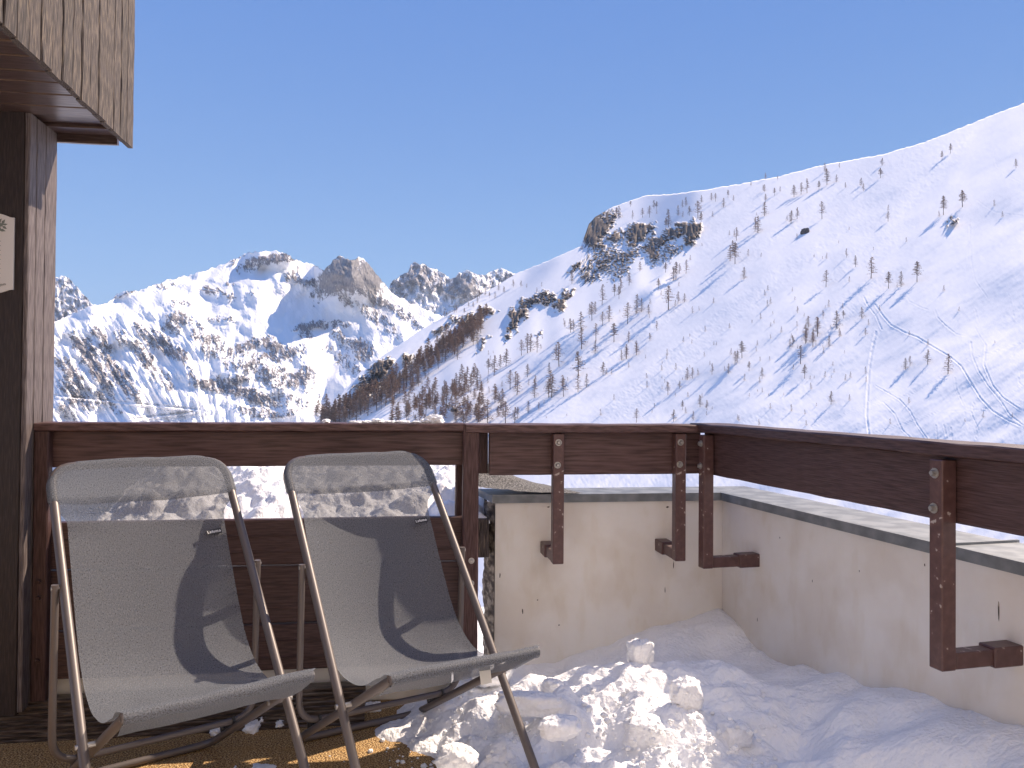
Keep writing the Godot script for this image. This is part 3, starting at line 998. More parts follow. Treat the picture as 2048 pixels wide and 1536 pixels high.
func build_fence():
	var f := thing("timber_fence", "dark brown timber fence with one gap between planks behind the deck chairs", "fence", FF.origin, 0.1487)
	var p2a := 1.579 * K
	var p2b := 1.642 * K
	part("cap_rail", board_mesh(Vector3(-0.012, ky(1.04) - 0.029, -0.085), Vector3(p2a + 0.006, ky(1.04), 0.036), 0.004, 0.0025, 401), M.stained_timber_2, f)
	part("upper_plank", board_mesh(Vector3(0.0, ky(0.871), -0.045), Vector3(p2b, ky(1.008), -0.004), 0.004, 0.002, 402), M.stained_timber_4, f)
	var edges := [[0.663, 0.4865], [0.481, 0.258], [0.2535, 0.075]]
	for i in 3:
		var pl := part("plank", board_mesh(Vector3(0.0, ky(edges[i][1]), -0.042 - 0.002 * i), Vector3(p2b, ky(edges[i][0]), -0.006 - 0.002 * (i % 2)), 0.004, 0.002, 410 + i), M["stained_timber_%d" % [3, 1, 5][i]], f)
		# shallow moulded groove strips
		for g in [0.36, 0.72]:
			var y: float = lerpf(ky(edges[i][0]), ky(edges[i][1]), g)
			part("bead", board_mesh(Vector3(0.04, y - 0.003, -0.0075), Vector3(p2a, y + 0.003, -0.0045 - 0.002 * (i % 2) + 0.0015), 0.001, 0.001, 420 + i), M["stained_timber_%d" % [1, 0, 1][i]], pl)
	var bm := bolt_mesh(0.0075, 0.006)
	var post := part("post", board_mesh(Vector3(-0.011, 0.094, 0.0), Vector3(0.037, ky(1.008), 0.038), 0.004, 0.002, 431), M.stained_upright_1, f)
	for y in [0.455, 0.395, 0.165]:
		part("bolt", bm, M.stained_timber_1, post, Vector3(0.013, ky(y), 0.037))
	post = part("post", board_mesh(Vector3(p2a, 0.02, 0.0), Vector3(p2b, ky(1.040) - 0.004, 0.042), 0.004, 0.002, 432), M.stained_upright_0, f)
	for y in [0.495, 0.405]:
		part("bolt", bm, M.bare_paint, post, Vector3((p2a + p2b) * 0.5 + 0.004, ky(y), 0.041))
	# back upright that the planks are screwed to
	part("batten", board_mesh(Vector3(p2a - 0.02, 0.02, -0.09), Vector3(p2a + 0.03, ky(0.90), -0.0465), 0.004, 0.002, 433), M.stained_upright_1, f)


func bracket(parent: Node3D, at: Vector3, bottom: float, top: float, reach: float, thick := 0.042):
	# square steel tube: upright, arm to the wall and a wider sleeve where it enters
	var st := fresh()
	add_box(st, Vector3(0, bottom, 0), Vector3(thick, top, thick), 0.0025)
	add_box(st, Vector3(0.0012, bottom + 0.0012, -reach), Vector3(thick - 0.0012, bottom + 0.0412, -0.0006), 0.0025)
	var b := part("bracket", st.commit(), M.painted_steel, parent, at)
	var sl := fresh()
	add_box(sl, Vector3(-0.005, bottom - 0.003, -reach - 0.004), Vector3(thick + 0.005, bottom + 0.047, -reach + 0.085), 0.003)
	part("sleeve", sl.commit(), M.painted_steel, b)
	var bm := bolt_mesh(0.0085, 0.010)
	part("bolt", bm, M.bolt_steel, b, Vector3(thick * 0.45, top - 0.033, thick - 0.0005))
	part("bolt", bm, M.bolt_steel, b, Vector3(thick * 0.38, top - 0.118, thick - 0.0005))


func build_railings():
	var p2b := 1.642 * K
	var r := thing("railing", "short dark red brown railing on two steel brackets above the back wall", "railing", FF.origin, 0.1487)
	part("cap_rail", board_mesh(Vector3(1.579 * K + 0.010, ky(1.04) - 0.033, -0.085), Vector3(CORNER + 0.012, ky(1.04) - 0.002, 0.05), 0.004, 0.003, 441), M.stained_timber_2, r)
	part("plank", board_mesh(Vector3(p2b + 0.045, ky(0.829), -0.046), Vector3(CORNER + 0.004, ky(1.008), -0.003), 0.004, 0.002, 442), M.stained_timber_4, r)
	part("spacer_block", board_mesh(Vector3(p2b + 0.004, ky(0.829) + 0.004, -0.075), Vector3(p2b + 0.043, ky(1.008), -0.034), 0.003, 0.002, 443), M.stained_upright_1, r)
	bracket(r, Vector3(1.945 * K, 0, 0), ky(0.472), ky(1.0), 0.186)
	bracket(r, Vector3(2.462 * K, 0, 0), ky(0.472), ky(1.0), 0.186)

	var s := thing("railing", "long dark brown side railing with cracked plank and bolted steel brackets", "railing", RF.origin, -1.3057)
	part("cap_rail", board_mesh(Vector3(-0.018, ky(1.04) - 0.030, -0.09), Vector3(3.3, ky(1.04) + 0.003, 0.035), 0.004, 0.003, 451), M.stained_timber_5, s)
	part("plank", board_mesh(Vector3(0.03, ky(0.834), -0.05), Vector3(3.3, ky(1.008), -0.003), 0.004, 0.003, 452), M.stained_timber_3, s)
	for x in [0.068, 1.222, 2.5]:
		bracket(s, Vector3(x, 0, 0), ky(0.455), ky(0.998), 0.195)


func build_house():
	var h := thing("chalet", "timber corner of a chalet with dark column and weathered boarded overhang", "house", FF.origin, 0.1487)
	var soffit := EYE.y + 1.011 * K
	var cx := -0.014
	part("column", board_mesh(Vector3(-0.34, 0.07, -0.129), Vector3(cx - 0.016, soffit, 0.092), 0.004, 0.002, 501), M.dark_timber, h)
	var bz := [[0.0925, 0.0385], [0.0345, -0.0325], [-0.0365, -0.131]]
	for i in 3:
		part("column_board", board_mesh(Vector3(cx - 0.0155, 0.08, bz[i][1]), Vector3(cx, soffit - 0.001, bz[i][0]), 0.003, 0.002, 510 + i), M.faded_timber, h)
	var lx := 0.256 * K - 0.014
	# soffit planks
	var z := -0.125
	var i := 0
	while z < 2.7:
		var wz: float = [0.085, 0.11, 0.10, 0.115, 0.105][i % 5]
		part("soffit_plank", board_mesh(Vector3(-1.6, soffit + (0.012 if i == 1 else 0.0), z + 0.003), Vector3(lx - 0.004, soffit + 0.022, z + wz - 0.003), 0.003, 0.0015, 520 + i), M.soffit_timber, h)
		z += wz
		i += 1
	# weathered upright cladding on the right face of the overhang, rough-sawn lower ends
	z = -0.15
	i = 0
	var r := RandomNumberGenerator.new()
	r.seed = 12
	while z < 2.6:
		var wz := 0.0735 + r.randf_range(-0.004, 0.004)
		part("cladding_board", board_mesh(Vector3(lx, soffit - 0.035 + r.randf_range(-0.003, 0.003), z + 0.0022), Vector3(lx + 0.02 + r.randf_range(-0.002, 0.002), 3.5, z + wz - 0.0022), 0.003, 0.004, 560 + i), M["weathered_timber_%d" % r.randi_range(0, 2)], h)
		z += wz
		i += 1
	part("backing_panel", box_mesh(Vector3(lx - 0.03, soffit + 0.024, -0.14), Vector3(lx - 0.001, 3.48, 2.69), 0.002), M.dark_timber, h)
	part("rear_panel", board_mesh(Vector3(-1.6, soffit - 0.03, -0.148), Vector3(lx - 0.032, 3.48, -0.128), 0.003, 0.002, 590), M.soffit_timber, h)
	part("sun_block_slab", box_mesh(Vector3(-1.6, 3.49, -0.15), Vector3(lx + 0.02, 3.6, 2.7), 0.004), M.dark_timber, h)  # unseen slab added over the overhang to keep sun from leaking in
	# unseen house wall behind the camera, added and sized to bounce sunlight
	part("bounce_wall", box_mesh(Vector3(-3.6, -0.3, 3.25), Vector3(6.5, 7.0, 3.5), 0.01), M.white_render, h)
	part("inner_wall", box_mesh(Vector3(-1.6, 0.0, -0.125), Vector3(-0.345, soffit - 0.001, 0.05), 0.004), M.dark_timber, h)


# ==================================================================== snow on and round the terrace
func chunk_mesh(size: Vector3, sd: int, square := 0.0, rough := 0.22, freq := 1.1) -> ArrayMesh:
	var n := noise(sd, freq, 4)
	var rows := 26
	var cols := 40
	var pts := PackedVector3Array()
	for j in rows:
		var th := PI * j / (rows - 1)
		for i in cols:
			var ph := TAU * i / (cols - 1)
			var d := Vector3(sin(th) * cos(ph), cos(th), sin(th) * sin(ph))
			var cube := d / maxf(absf(d.x), maxf(absf(d.y), absf(d.z))) * 0.82
			var p := d.lerp(cube, square)
			p *= 1.0 + n.get_noise_3dv(d * 1.3 + Vector3(sd, 0, 0)) * rough + n.get_noise_3dv(d * 5.0) * rough * 0.35
			pts.append(p * size * 0.5)
	return grid_mesh(pts, rows, cols, PackedColorArray(), pts[(rows / 2) * cols + cols / 2])


var snow_ctrl := []          # [x, z, height]
var sn := {}


var snow_base := PackedFloat32Array()
const SB := 0.03


# smooth ground form, read from a coarse grid
func snow_height(x: float, z: float) -> float:
	if snow_base.is_empty():
		for j in 110:
			for i in 110:
				snow_base.append(snow_form(-1.2 + i * SB, -3.6 + j * SB))
	var fx := clampf((x + 1.2) / SB, 0.0, 108.0)
	var fz := clampf((z + 3.6) / SB, 0.0, 108.0)
	var i0 := int(fx)
	var j0 := int(fz)
	var h := lerpf(lerpf(snow_base[j0 * 110 + i0], snow_base[j0 * 110 + i0 + 1], fx - i0), lerpf(snow_base[j0 * 110 + 110 + i0], snow_base[j0 * 110 + 111 + i0], fx - i0), fz - j0)
	# churned lumps where the snow has been shovelled, smooth drift by the walls
	var churn: float = smoothstep(0.95, 0.30, Vector2((x - 0.22) / 1.0, (z + 2.35) / 0.8).length())
	churn = clampf(churn + 0.25 * smoothstep(0.25, -0.2, x), 0.0, 1.0)
	var lump: float = sn.a.get_noise_2d(x, z)
	h += churn * (absf(lump) * 0.07 - 0.010 + sn.b.get_noise_2d(x, z) * 0.013 + sn.c.get_noise_2d(x, z) * 0.0045)
	h += (1.0 - churn) * (sn.s.get_noise_2d(x, z) * 0.018 + sn.b.get_noise_2d(x, z) * 0.004 + sn.c.get_noise_2d(x, z) * 0.0012)
	return h


func snow_form(x: float, z: float) -> float:
	var sw := 0.0
	var sh := 0.0
	for c in snow_ctrl:
		var dx: float = x - c.x
		var dz: float = z - c.y
		var w := 1.0 / pow(dx * dx + dz * dz + 0.003, 1.7)
		sw += w
		sh += w * c.z
	return sh / sw


func build_snow():
	sn.a = noise(221, 3.6, 2)
	sn.b = noise(222, 14.0, 3)
	sn.c = noise(223, 36.0, 3)
	sn.s = noise(224, 2.5, 3)
	var nb := FF.basis.z
	var tb := FF * Vector3(0, 0, BACK_IN)
	for q in [[1000, 1312], [1050, 1336], [1100, 1330], [1160, 1306], [1210, 1296], [1260, 1268], [1310, 1254], [1360, 1244], [1400, 1228], [1435, 1213]]:
		var p := on_plane(q[0], q[1], nb, tb)
		snow_ctrl.append(Vector3(p.x, p.z, p.y))
		p += nb * 0.08
		snow_ctrl.append(Vector3(p.x, p.z, p.y - 0.008))
	var nr := RF.basis.z
	var tr := RF * Vector3(0, 0, RIGHT_IN)
	for q in [[1470, 1248], [1505, 1290], [1560, 1322], [1620, 1336], [1700, 1352], [1800, 1372], [1860, 1386], [1960, 1420], [2040, 1446], [2150, 1480]]:
		var p := on_plane(q[0], q[1], nr, tr)
		snow_ctrl.append(Vector3(p.x, p.z, p.y))
		p += nr * 0.08
		snow_ctrl.append(Vector3(p.x, p.z, p.y - 0.01))
		p += nr * 0.09
		snow_ctrl.append(Vector3(p.x, p.z, p.y - 0.035))
	# inside: pixel and height
	for q in [[1280, 1330, 0.22], [1350, 1330, 0.24], [1450, 1330, 0.25], [1180, 1345, 0.20], [1080, 1365, 0.17], [1190, 1390, 0.22], [1300, 1390, 0.225], [1120, 1390, 0.19], [1210, 1450, 0.13], [1200, 1520, 0.09], [1330, 1440, 0.18], [1420, 1440, 0.19], [1400, 1510, 0.14], [1500, 1510, 0.14], [1560, 1400, 0.20], [1620, 1460, 0.16], [1750, 1520, 0.16], [1600, 1536, 0.10], [1020, 1400, 0.13], [960, 1400, 0.11], [1050, 1470, 0.07], [1000, 1520, 0.045], [940, 1460, 0.06], [900, 1400, 0.09], [850, 1430, 0.045], [1100, 1530, 0.05], [940, 1350, 0.13],
			[790, 1445, 0.015], [760, 1440, -0.03], [820, 1490, -0.03], [870, 1470, 0.02], [870, 1530, -0.03], [720, 1420, -0.03], [700, 1480, -0.04], [780, 1400, -0.01], [860, 1380, 0.06], [640, 1450, -0.05], [930, 1530, 0.012], [780, 1530, -0.05], [690, 1400, -0.04],
			[1000, 1650, 0.0], [1200, 1650, 0.04], [1450, 1650, 0.08], [1750, 1650, 0.11], [900, 1700, -0.04], [1300, 1900, 0.03], [1900, 1700, 0.1], [2200, 1650, 0.1]]:
		var p := at_height(q[0], q[1], maxf(q[2], 0.0))
		snow_ctrl.append(Vector3(p.x, p.z, q[2]))
	var step := 0.006
	var x0 := -0.85
	var z0 := -3.45
	var cols := 425
	var rows := 385
	var pts := PackedVector3Array()
	pts.resize(rows * cols)
	for j in rows:
		for i in cols:
			var x := x0 + i * step
			var z := z0 + j * step
			# stays inside the parapet and the fence
			var p := Vector3(x, 0, z)
			var lf := FF.affine_inverse() * p
			var lim := BACK_IN - 0.01 if lf.x > 1.62 else 0.03
			if lf.z < lim:
				p += FF.basis.z * (lim - lf.z)
			var lr := RF.affine_inverse() * p
			if lr.z < RIGHT_IN - 0.01:
				p += RF.basis.z * (RIGHT_IN - 0.01 - lr.z)
			p.y = maxf(snow_height(p.x, p.z), -0.04)
			pts[j * cols + i] = p
	var o := part("snow_cover", grid_mesh(pts, rows, cols), M.snow)
	tag(o, "", "", "", "structure")

	# unseen snow added on the house side to bounce more light
	cols = 58
	rows = 60
	pts = PackedVector3Array()
	for j in rows:
		for i in cols:
			var p := Vector3(0.0 + i * 0.03, 0, -1.16 + j * 0.03)
			var lr := RF.affine_inverse() * p
			if lr.z < RIGHT_IN - 0.01:
				p += RF.basis.z * (RIGHT_IN - 0.01 - lr.z)
			p.y = maxf(0.07 + sn.s.get_noise_2d(p.x, p.z) * 0.04 - 0.12 * smoothstep(0.35, 0.0, p.x), -0.02)
			pts.append(p)
	var o2 := part("snow_cover", grid_mesh(pts, rows, cols), M.snow)
	tag(o2, "", "", "", "structure")

	# blocks and lumps lying on it: pixel, width, height, depth, squareness, label
	var blocks := [
		[1281, 1306, 0.10, 0.10, 0.09, 0.55, "sunlit cube-shaped snow block beside the back wall"],
		[1372, 1388, 0.10, 0.10, 0.09, 0.5, "tall flat-topped snow block on the shovelled mound"],
		[1065, 1408, 0.26, 0.075, 0.10, 0.8, "long slab of cut snow beside the deck chair leg"],
		[1105, 1372, 0.075, 0.05, 0.06, 0.3, "rounded snow lump on top of the long cut slab"],
		[1290, 1468, 0.13, 0.11, 0.11, 0.3, "bulging snow lump on the sunlit side of the mound"],
		[1120, 1455, 0.12, 0.06, 0.09, 0.3, "ragged snow clod below the long cut slab"],
		[915, 1520, 0.13, 0.085, 0.11, 0.15, "round snowball lump on the ochre floor by the chair foot"],
		[1470, 1470, 0.10, 0.08, 0.09, 0.3, "pointed snow lump at the shaded edge of the mound"],
		[985, 1345, 0.15, 0.11, 0.10, 0.1, "smooth snow heap under the front of the right chair"]]
	for b in blocks:
		var p := at_height(b[0], b[1], 0.15)
		for it in 6:
			p = at_height(b[0], b[1], snow_height(p.x, p.z) + b[3] * 0.42)
		var c := part("snow_block", chunk_mesh(Vector3(b[2], b[3], b[4]), 600 + int(b[0]), b[5], 0.26), M.snow, self, p)
		c.rotation = Vector3(rng.randf_range(-0.15, 0.15), rng.randf_range(-0.5, 0.5), rng.randf_range(-0.12, 0.12))
		tag(c, b[6], "snow", "snow blocks on the terrace")
	# loose crumbs, far too many to count
	var mm := MultiMesh.new()
	mm.transform_format = MultiMesh.TRANSFORM_3D
	mm.mesh = chunk_mesh(Vector3.ONE, 650, 0.35, 0.4)
	var spots := []
	for k in 900:
		var px := rng.randf_range(560, 1560)
		var py := rng.randf_range(1380, 1545)
		if px < 760 and rng.randf() < 0.75:
			continue
		var p := at_height(px, py, 0.05)
		for it in 3:
			p = at_height(px, py, maxf(snow_height(p.x, p.z), 0.0))
		var churn: float = smoothstep(1.0, 0.4, Vector2((p.x - 0.15) / 1.1, (p.z + 2.35) / 0.8).length())
		if rng.randf() > churn + 0.06 or (FF.affine_inverse() * p).z < 0.03:
			continue
		var s := 0.004 + 0.016 * pow(rng.randf(), 3.0)
		spots.append(Transform3D(Basis(Vector3(rng.randf(), 1, rng.randf()).normalized(), rng.randf() * TAU).scaled(Vector3(s, s * 0.8, s)), p + Vector3.UP * s * 0.15))
	mm.instance_count = spots.size()
	for k in spots.size():
		mm.set_instance_transform(k, spots[k])
	var mi := MultiMeshInstance3D.new()
	mi.name = "snow_crumbs"
	mi.multimesh = mm
	mi.material_override = M.snow
	add_child(mi)
	tag(mi, "loose crumbs of snow scattered round the mound", "snow", "", "stuff")
	# clods on the floor under the chairs
	for q in [[520, 1440, 0.06], [430, 1462, 0.035], [505, 1455, 0.05], [632, 1425, 0.045], [655, 1405, 0.05], [625, 1352, 0.05], [560, 1448, 0.03], [690, 1398, 0.06], [745, 1415, 0.05], [470, 1432, 0.03]]:
		var p := at_height(q[0], q[1], 0.01)
		var c := part("snow_clod", chunk_mesh(Vector3(q[2] * 1.5, q[2] * 0.8, q[2]), 700 + int(q[0]), 0.4, 0.35), M.snow, self, p)
		c.rotation.y = rng.randf() * TAU
		tag(c, "small snow clod on the ochre floor below the deck chairs", "snow", "snow clods under the chairs")

	# bank heaped behind the fence
	var bn := noise(231, 3.2, 3)
	var bf := noise(232, 11.0, 3)
	cols = 230
	rows = 110
	pts = PackedVector3Array()
	for j in rows:
		for i in cols:
			var x := lerpf(0.02, 1.60, float(i) / (cols - 1))
			var v := float(j) / (rows - 1)
			var z := lerpf(-0.13, -1.25, v)
			if x > 1.5:
				z = minf(z, -0.2)
			var y := 0.64 + 0.06 * smoothstep(0.0, 0.3, v) + 0.14 * smoothstep(0.1, 0.85, v) - 0.2 * smoothstep(0.85, 1.0, v)
			y += absf(bn.get_noise_2d(x, z)) * 0.085 + absf(bf.get_noise_2d(x, z)) * 0.022 - 0.02
			y -= 0.10 * smoothstep(0.25, 0.0, x)
			pts.append(Vector3(x, minf(y, 0.985), z))
	var bank := part("snow_bank", grid_mesh(pts, rows, cols), M.snow, self)
	bank.transform = FF
	tag(bank, "lumpy sunlit snow bank heaped behind the timber fence", "snow")
	# crumbs of old snow left on the cap rail
	for q in [[652, 0.030, 0.012], [712, 0.06, 0.007], [735, 0.05, 0.008], [755, 0.05, 0.014], [780, 0.05, 0.008], [805, 0.06, 0.008], [835, 0.05, 0.007], [868, 0.075, 0.028], [852, 0.05, 0.014]]:
		var p := on_plane(q[0], 838, FF.basis.z, FF * Vector3(0, 0, -0.03))
		var c := part("snow_crust", chunk_mesh(Vector3(q[1], q[2] * 1.6, 0.05), 800 + int(q[0]), 0.3, 0.4), M.snow, self, Vector3(p.x, ky(1.04) + q[2] * 0.35, p.z))
		tag(c, "thin crust of old snow lying on the fence cap rail", "snow", "snow crusts on the cap rail")


# ==================================================================== deck chairs
# local axes: x across, z to the front; all sizes of one chair
const HALF := 0.253
const A_FOOT := Vector2(0.570, 0.0)       # (z, y)
const A_TOP := Vector2(-0.273, 0.934)
const B_REAR := Vector2(-0.237, 0.0125)
const B_FRONT := Vector2(0.540, 0.449)
const SLING := [Vector2(-0.276, 0.936), Vector2(-0.232, 0.87), Vector2(-0.192, 0.81), Vector2(-0.138, 0.72), Vector2(-0.067, 0.605), Vector2(-0.005, 0.51), Vector2(0.055, 0.435), Vector2(0.125, 0.385), Vector2(0.20, 0.361), Vector2(0.285, 0.363), Vector2(0.375, 0.388), Vector2(0.465, 0.427), Vector2(0.534, 0.4645)]


func catmull(p: Array, steps: int) -> Array:
	var out := []
	for i in p.size() - 1:
		var a: Vector2 = p[maxi(i - 1, 0)]
		var b: Vector2 = p[i]
		var c: Vector2 = p[i + 1]
		var d: Vector2 = p[mini(i + 2, p.size() - 1)]
		for k in steps:
			out.append(b.cubic_interpolate(c, a, d, float(k) / steps))
	out.append(p[-1])
	return out


func sling_mesh(sd: int, slack: float) -> ArrayMesh:
	var wr := noise(sd, 5.0, 3)
	var front := catmull([SLING[0], SLING[0].lerp(SLING[1], 0.06), SLING[0].lerp(SLING[1], 0.2)], 6)
	front.resize(front.size() - 1)
	front.append_array(catmull([SLING[0].lerp(SLING[1], 0.2)] + SLING.slice(1), 7))
	# path: back layer of the head pocket, over the top, the sling itself, round the front bar and the hem below it
	var path := []           # [z, y, offset along normal z, offset y, half width, pocket]
	var len := [0.0]
	for i in range(1, front.size()):
		len.append(len[i - 1] + front[i].distance_to(front[i - 1]))
	var pocket := 0.128
	var rc := 0.082
	var off := 0.0168
	var width := func(v: float) -> float:
		var w := HALF + 0.0165
		if v < rc:
			w -= 0.75 * (rc - sqrt(maxf(rc * rc - (rc - v) * (rc - v), 0.0)))
		if v > pocket:
			w = lerpf(w, 0.221, smoothstep(pocket - 0.004, pocket + 0.075, v))
		return w
	var normal := func(i: int) -> Vector2:
		var t: Vector2 = front[mini(i + 1, front.size() - 1)] - front[maxi(i - 1, 0)]
		return Vector2(-t.y, t.x).normalized()
	var along_a := (A_FOOT - A_TOP).normalized()
	var last := 0
	while len[last] < pocket:
		last += 1
	for i in range(last, -1, -1):
		var n: Vector2 = normal.call(i)
		path.append([front[i], -n * off, width.call(len[i]), 1.0, A_TOP + along_a * len[i], 1.0, 1.0])
	var n0: Vector2 = normal.call(0)
	var t0: Vector2 = (front[0] - front[1]).normalized()
	for k in range(1, 6):
		var a := PI * k / 6.0
		path.append([front[0], -n0 * off * cos(a) + t0 * off * sin(a), width.call(0.0), 1.0, A_TOP, 1.0, 1.0])
	for i in front.size():
		var n: Vector2 = normal.call(i)
		var f := 1.0 if len[i] <= pocket else maxf(0.0, 1.0 - (len[i] - pocket) / 0.05)
		var w: float = width.call(len[i])
		w += 0.010 * smoothstep(len[-1] - 0.12, len[-1], len[i])
		var hold := 1.0 if len[i] <= pocket else 1.0 - smoothstep(pocket, pocket + 0.10, len[i])
		path.append([front[i], n * off * f, w, f, A_TOP + along_a * len[i], hold, 1.0 - smoothstep(len[-1] - 0.25, len[-1] - 0.03, len[i])])
	for k in range(1, 8):
		var a := PI * 0.5 - PI * 1.05 * k / 7.0
		path.append([B_FRONT + Vector2(cos(a), sin(a)) * 0.0155, Vector2.ZERO, 0.219, 0.0, Vector2.ZERO, 0.0, 0.0])
	for k in range(1, 6):
		path.append([B_FRONT + Vector2(-0.004 - 0.018 * k, -0.016 - 0.0115 * k), Vector2.ZERO, 0.219 - 0.002 * k, 0.0, Vector2.ZERO, 0.0, 0.0])
	var cols := 61
	var pts := PackedVector3Array()
	for q in path:
		for i in cols:
			var tu := -1.0 + 2.0 * i / (cols - 1)
			var u := signf(tu) * (1.0 - pow(1.0 - absf(tu), 1.8))
			var o: Vector2 = q[1] * sqrt(maxf(1.0 - pow(absf(u), 34.0 if q[2] > 0.21 else 8.0), 0.0))
			var x: float = q[2] * u
			var p: Vector2 = q[0] + (q[4] - q[0]) * pow(absf(u), 1.6) * q[5] + o
			# a little sag in the middle and soft wrinkles
			var sag: float = (1.0 - u * u) * slack * (1.0 - q[3]) * q[6]
			var wrk: float = wr.get_noise_3d(x, p.x, p.y) * 0.005
			pts.append(Vector3(x, p.y - sag * 0.7 + wrk, p.x - sag * 0.7 - wrk * 0.5))
	return grid_mesh(pts, path.size(), cols, PackedColorArray(), Vector3(0, 1, 1))


func make_chair(label: String, at: Vector3, turn: float, sd: int, slack: float) -> Node3D:
	var c := thing("deck_chair", label, "deck chair", at, turn, "deck chairs")
	var R := 0.0125
	# back frame: one bent tube from foot to foot over the top
	var st := fresh()
	add_tube(st, rounded([Vector3(-HALF, A_FOOT.y, A_FOOT.x), Vector3(-HALF, A_TOP.y, A_TOP.x), Vector3(HALF, A_TOP.y, A_TOP.x), Vector3(HALF, A_FOOT.y, A_FOOT.x)], 0.075), R, 14)
	part("back_frame", st.commit(), M.taupe_tube, c)
	# seat frame: from the front bar down and back to a bar on the floor
	st = fresh()
	var hb := 0.214
	add_tube(st, rounded([Vector3(-hb, B_FRONT.y, B_FRONT.x), Vector3(-hb, B_REAR.y, B_REAR.x), Vector3(hb, B_REAR.y, B_REAR.x), Vector3(hb, B_FRONT.y, B_FRONT.x)], 0.07), R * 0.96, 14)
	part("seat_frame", st.commit(), M.taupe_tube, c)
	st = fresh()
	add_tube(st, [Vector3(-hb - 0.008, B_FRONT.y, B_FRONT.x), Vector3(hb + 0.008, B_FRONT.y, B_FRONT.x)], R * 0.95, 12)
	part("front_bar", st.commit(), M.taupe_tube, c)
	# prop frame: hangs from the back frame, its bar hooked into the seat frame
	st = fresh()
	var piv := A_FOOT.lerp(A_TOP, 0.676)
	var hook := B_REAR.lerp(B_FRONT, 0.281) + Vector2(0, 0.022)
	var hc := 0.274
	add_tube(st, rounded([Vector3(-hc, piv.y + 0.01, piv.x), Vector3(-hc, hook.y, hook.x), Vector3(hc, hook.y, hook.x), Vector3(hc, piv.y + 0.01, piv.x)], 0.075), R * 0.8, 12)
	part("prop_frame", st.commit(), M.taupe_tube, c)
	for s in [-1.0, 1.0]:
		# pivots
		st = fresh()
		add_tube(st, [Vector3(s * (HALF + 0.008), piv.y, piv.x), Vector3(s * (hc + 0.010), piv.y, piv.x)], 0.006, 8)
		part("pivot", st.commit(), M.bolt_steel, c)
		# notched plate for the reclining positions
		st = fresh()
		var d := (B_FRONT - B_REAR).normalized()
		var nn := Vector2(-d.y, d.x)
		var a := B_REAR.lerp(B_FRONT, 0.16)
		for k in 6:
			var q := a + d * (0.024 * k)
			var w := d * 0.013
			var hgt := nn * (0.032 if k % 2 == 0 else 0.030)
			var ring := [q + nn * 0.004, q + d * 0.0235 + nn * 0.004, q + d * 0.0235 + nn * 0.014, q + w + nn * 0.014, q + w + hgt, q + hgt]
			for side in [[0.0, 1.0], [0.004, -1.0]]:
				for tr3 in [[0, 1, 2], [0, 2, 3], [0, 3, 5], [3, 4, 5]]:
					var v := []
					for e in tr3:
						v.append(Vector3(s * (hb - 0.004 + side[0] * 2.0 - 0.004), ring[e].y, ring[e].x))
					tri(st, v[0], v[1], v[2], Vector3(-s * side[1], 0, 0))
			for e in 6:
				var e2 := (e + 1) % 6
				var x1: float = s * (hb - 0.008)
				var x2: float = s * hb
				quad(st, Vector3(x1, ring[e].y, ring[e].x), Vector3(x2, ring[e].y, ring[e].x), Vector3(x2, ring[e2].y, ring[e2].x), Vector3(x1, ring[e2].y, ring[e2].x), Vector3(0, 1, 0))
		part("notch_plate", st.commit(), M.black_plastic, c)
		# foot plug and the pivot where the two frames cross
		st = fresh()
		var up := (A_TOP - A_FOOT).normalized()
		add_tube(st, [Vector3(s * HALF, A_FOOT.y - 0.003, A_FOOT.x + 0.002), Vector3(s * HALF, A_FOOT.y + up.y * 0.04, A_FOOT.x + up.x * 0.04)], R * 1.18, 12)
		part("foot_plug", st.commit(), M.black_plastic, c)
		var tt := 0.0
		var cross := Vector2.ZERO
		var hit = Geometry2D.segment_intersects_segment(A_FOOT, A_TOP, B_REAR, B_FRONT)
		if hit != null:
			cross = hit
			st = fresh()
			add_tube(st, [Vector3(s * (hb - 0.014), cross.y, cross.x), Vector3(s * (HALF + 0.016), cross.y, cross.x)], 0.007, 10)
			part("pivot", st.commit(), M.bolt_steel, c)
	var sl := part("sling", sling_mesh(sd, slack), M.grey_mesh, c)
	# woven name tag near the right edge
	var up2 := (Vector2(-0.148, 0.737) - Vector2(-0.122, 0.695)).normalized()
	var basis := Basis(Vector3.RIGHT, Vector3(0, up2.y, up2.x), Vector3(0, -up2.x, up2.y)) * Basis(Vector3.BACK, 0.10)
	var tg := part("tag", box_mesh(Vector3(-0.024, -0.0085, -0.0008), Vector3(0.024, 0.0085, 0.0008), 0.0005), M.black_plastic, sl)
	tg.transform = Transform3D(basis, Vector3(0.182, 0.720, -0.131))
	tg.set_meta("label", "small black woven tag with white lettering")
	var tm := TextMesh.new()
	tm.text = "Lafuma"
	var font := SystemFont.new()
	font.font_names = PackedStringArray(["Droid Sans"])
	font.font_weight = 700
	tm.font = font
	tm.font_size = 16
	tm.pixel_size = 0.00072
	tm.depth = 0.0006
	part("tag_lettering", tm, M.white_print, sl).transform = Transform3D(basis, Vector3(0.182, 0.720, -0.131) + basis.z * 0.0014)
	return c


func build_chairs():
	make_chair("grey mesh deck chair standing next to the dark timber column", Vector3(-0.9984, 0, -2.309), 0.6573, 241, 0.018)
	var c := make_chair("grey mesh deck chair next to the snow, with a pale label under its seat", Vector3(-0.3963, 0, -2.5645), 0.5563, 242, 0.046)
	var l := part("care_label", box_mesh(Vector3(-0.017, -0.022, -0.0006), Vector3(0.017, 0.022, 0.0006), 0.0004), M.label_paper, c.get_node("sling"))
	l.transform = Transform3D(Basis(Vector3.RIGHT, -0.25), Vector3(0.075, 0.398, 0.505))
	l.set_meta("label", "pale care label hanging under the seat front")


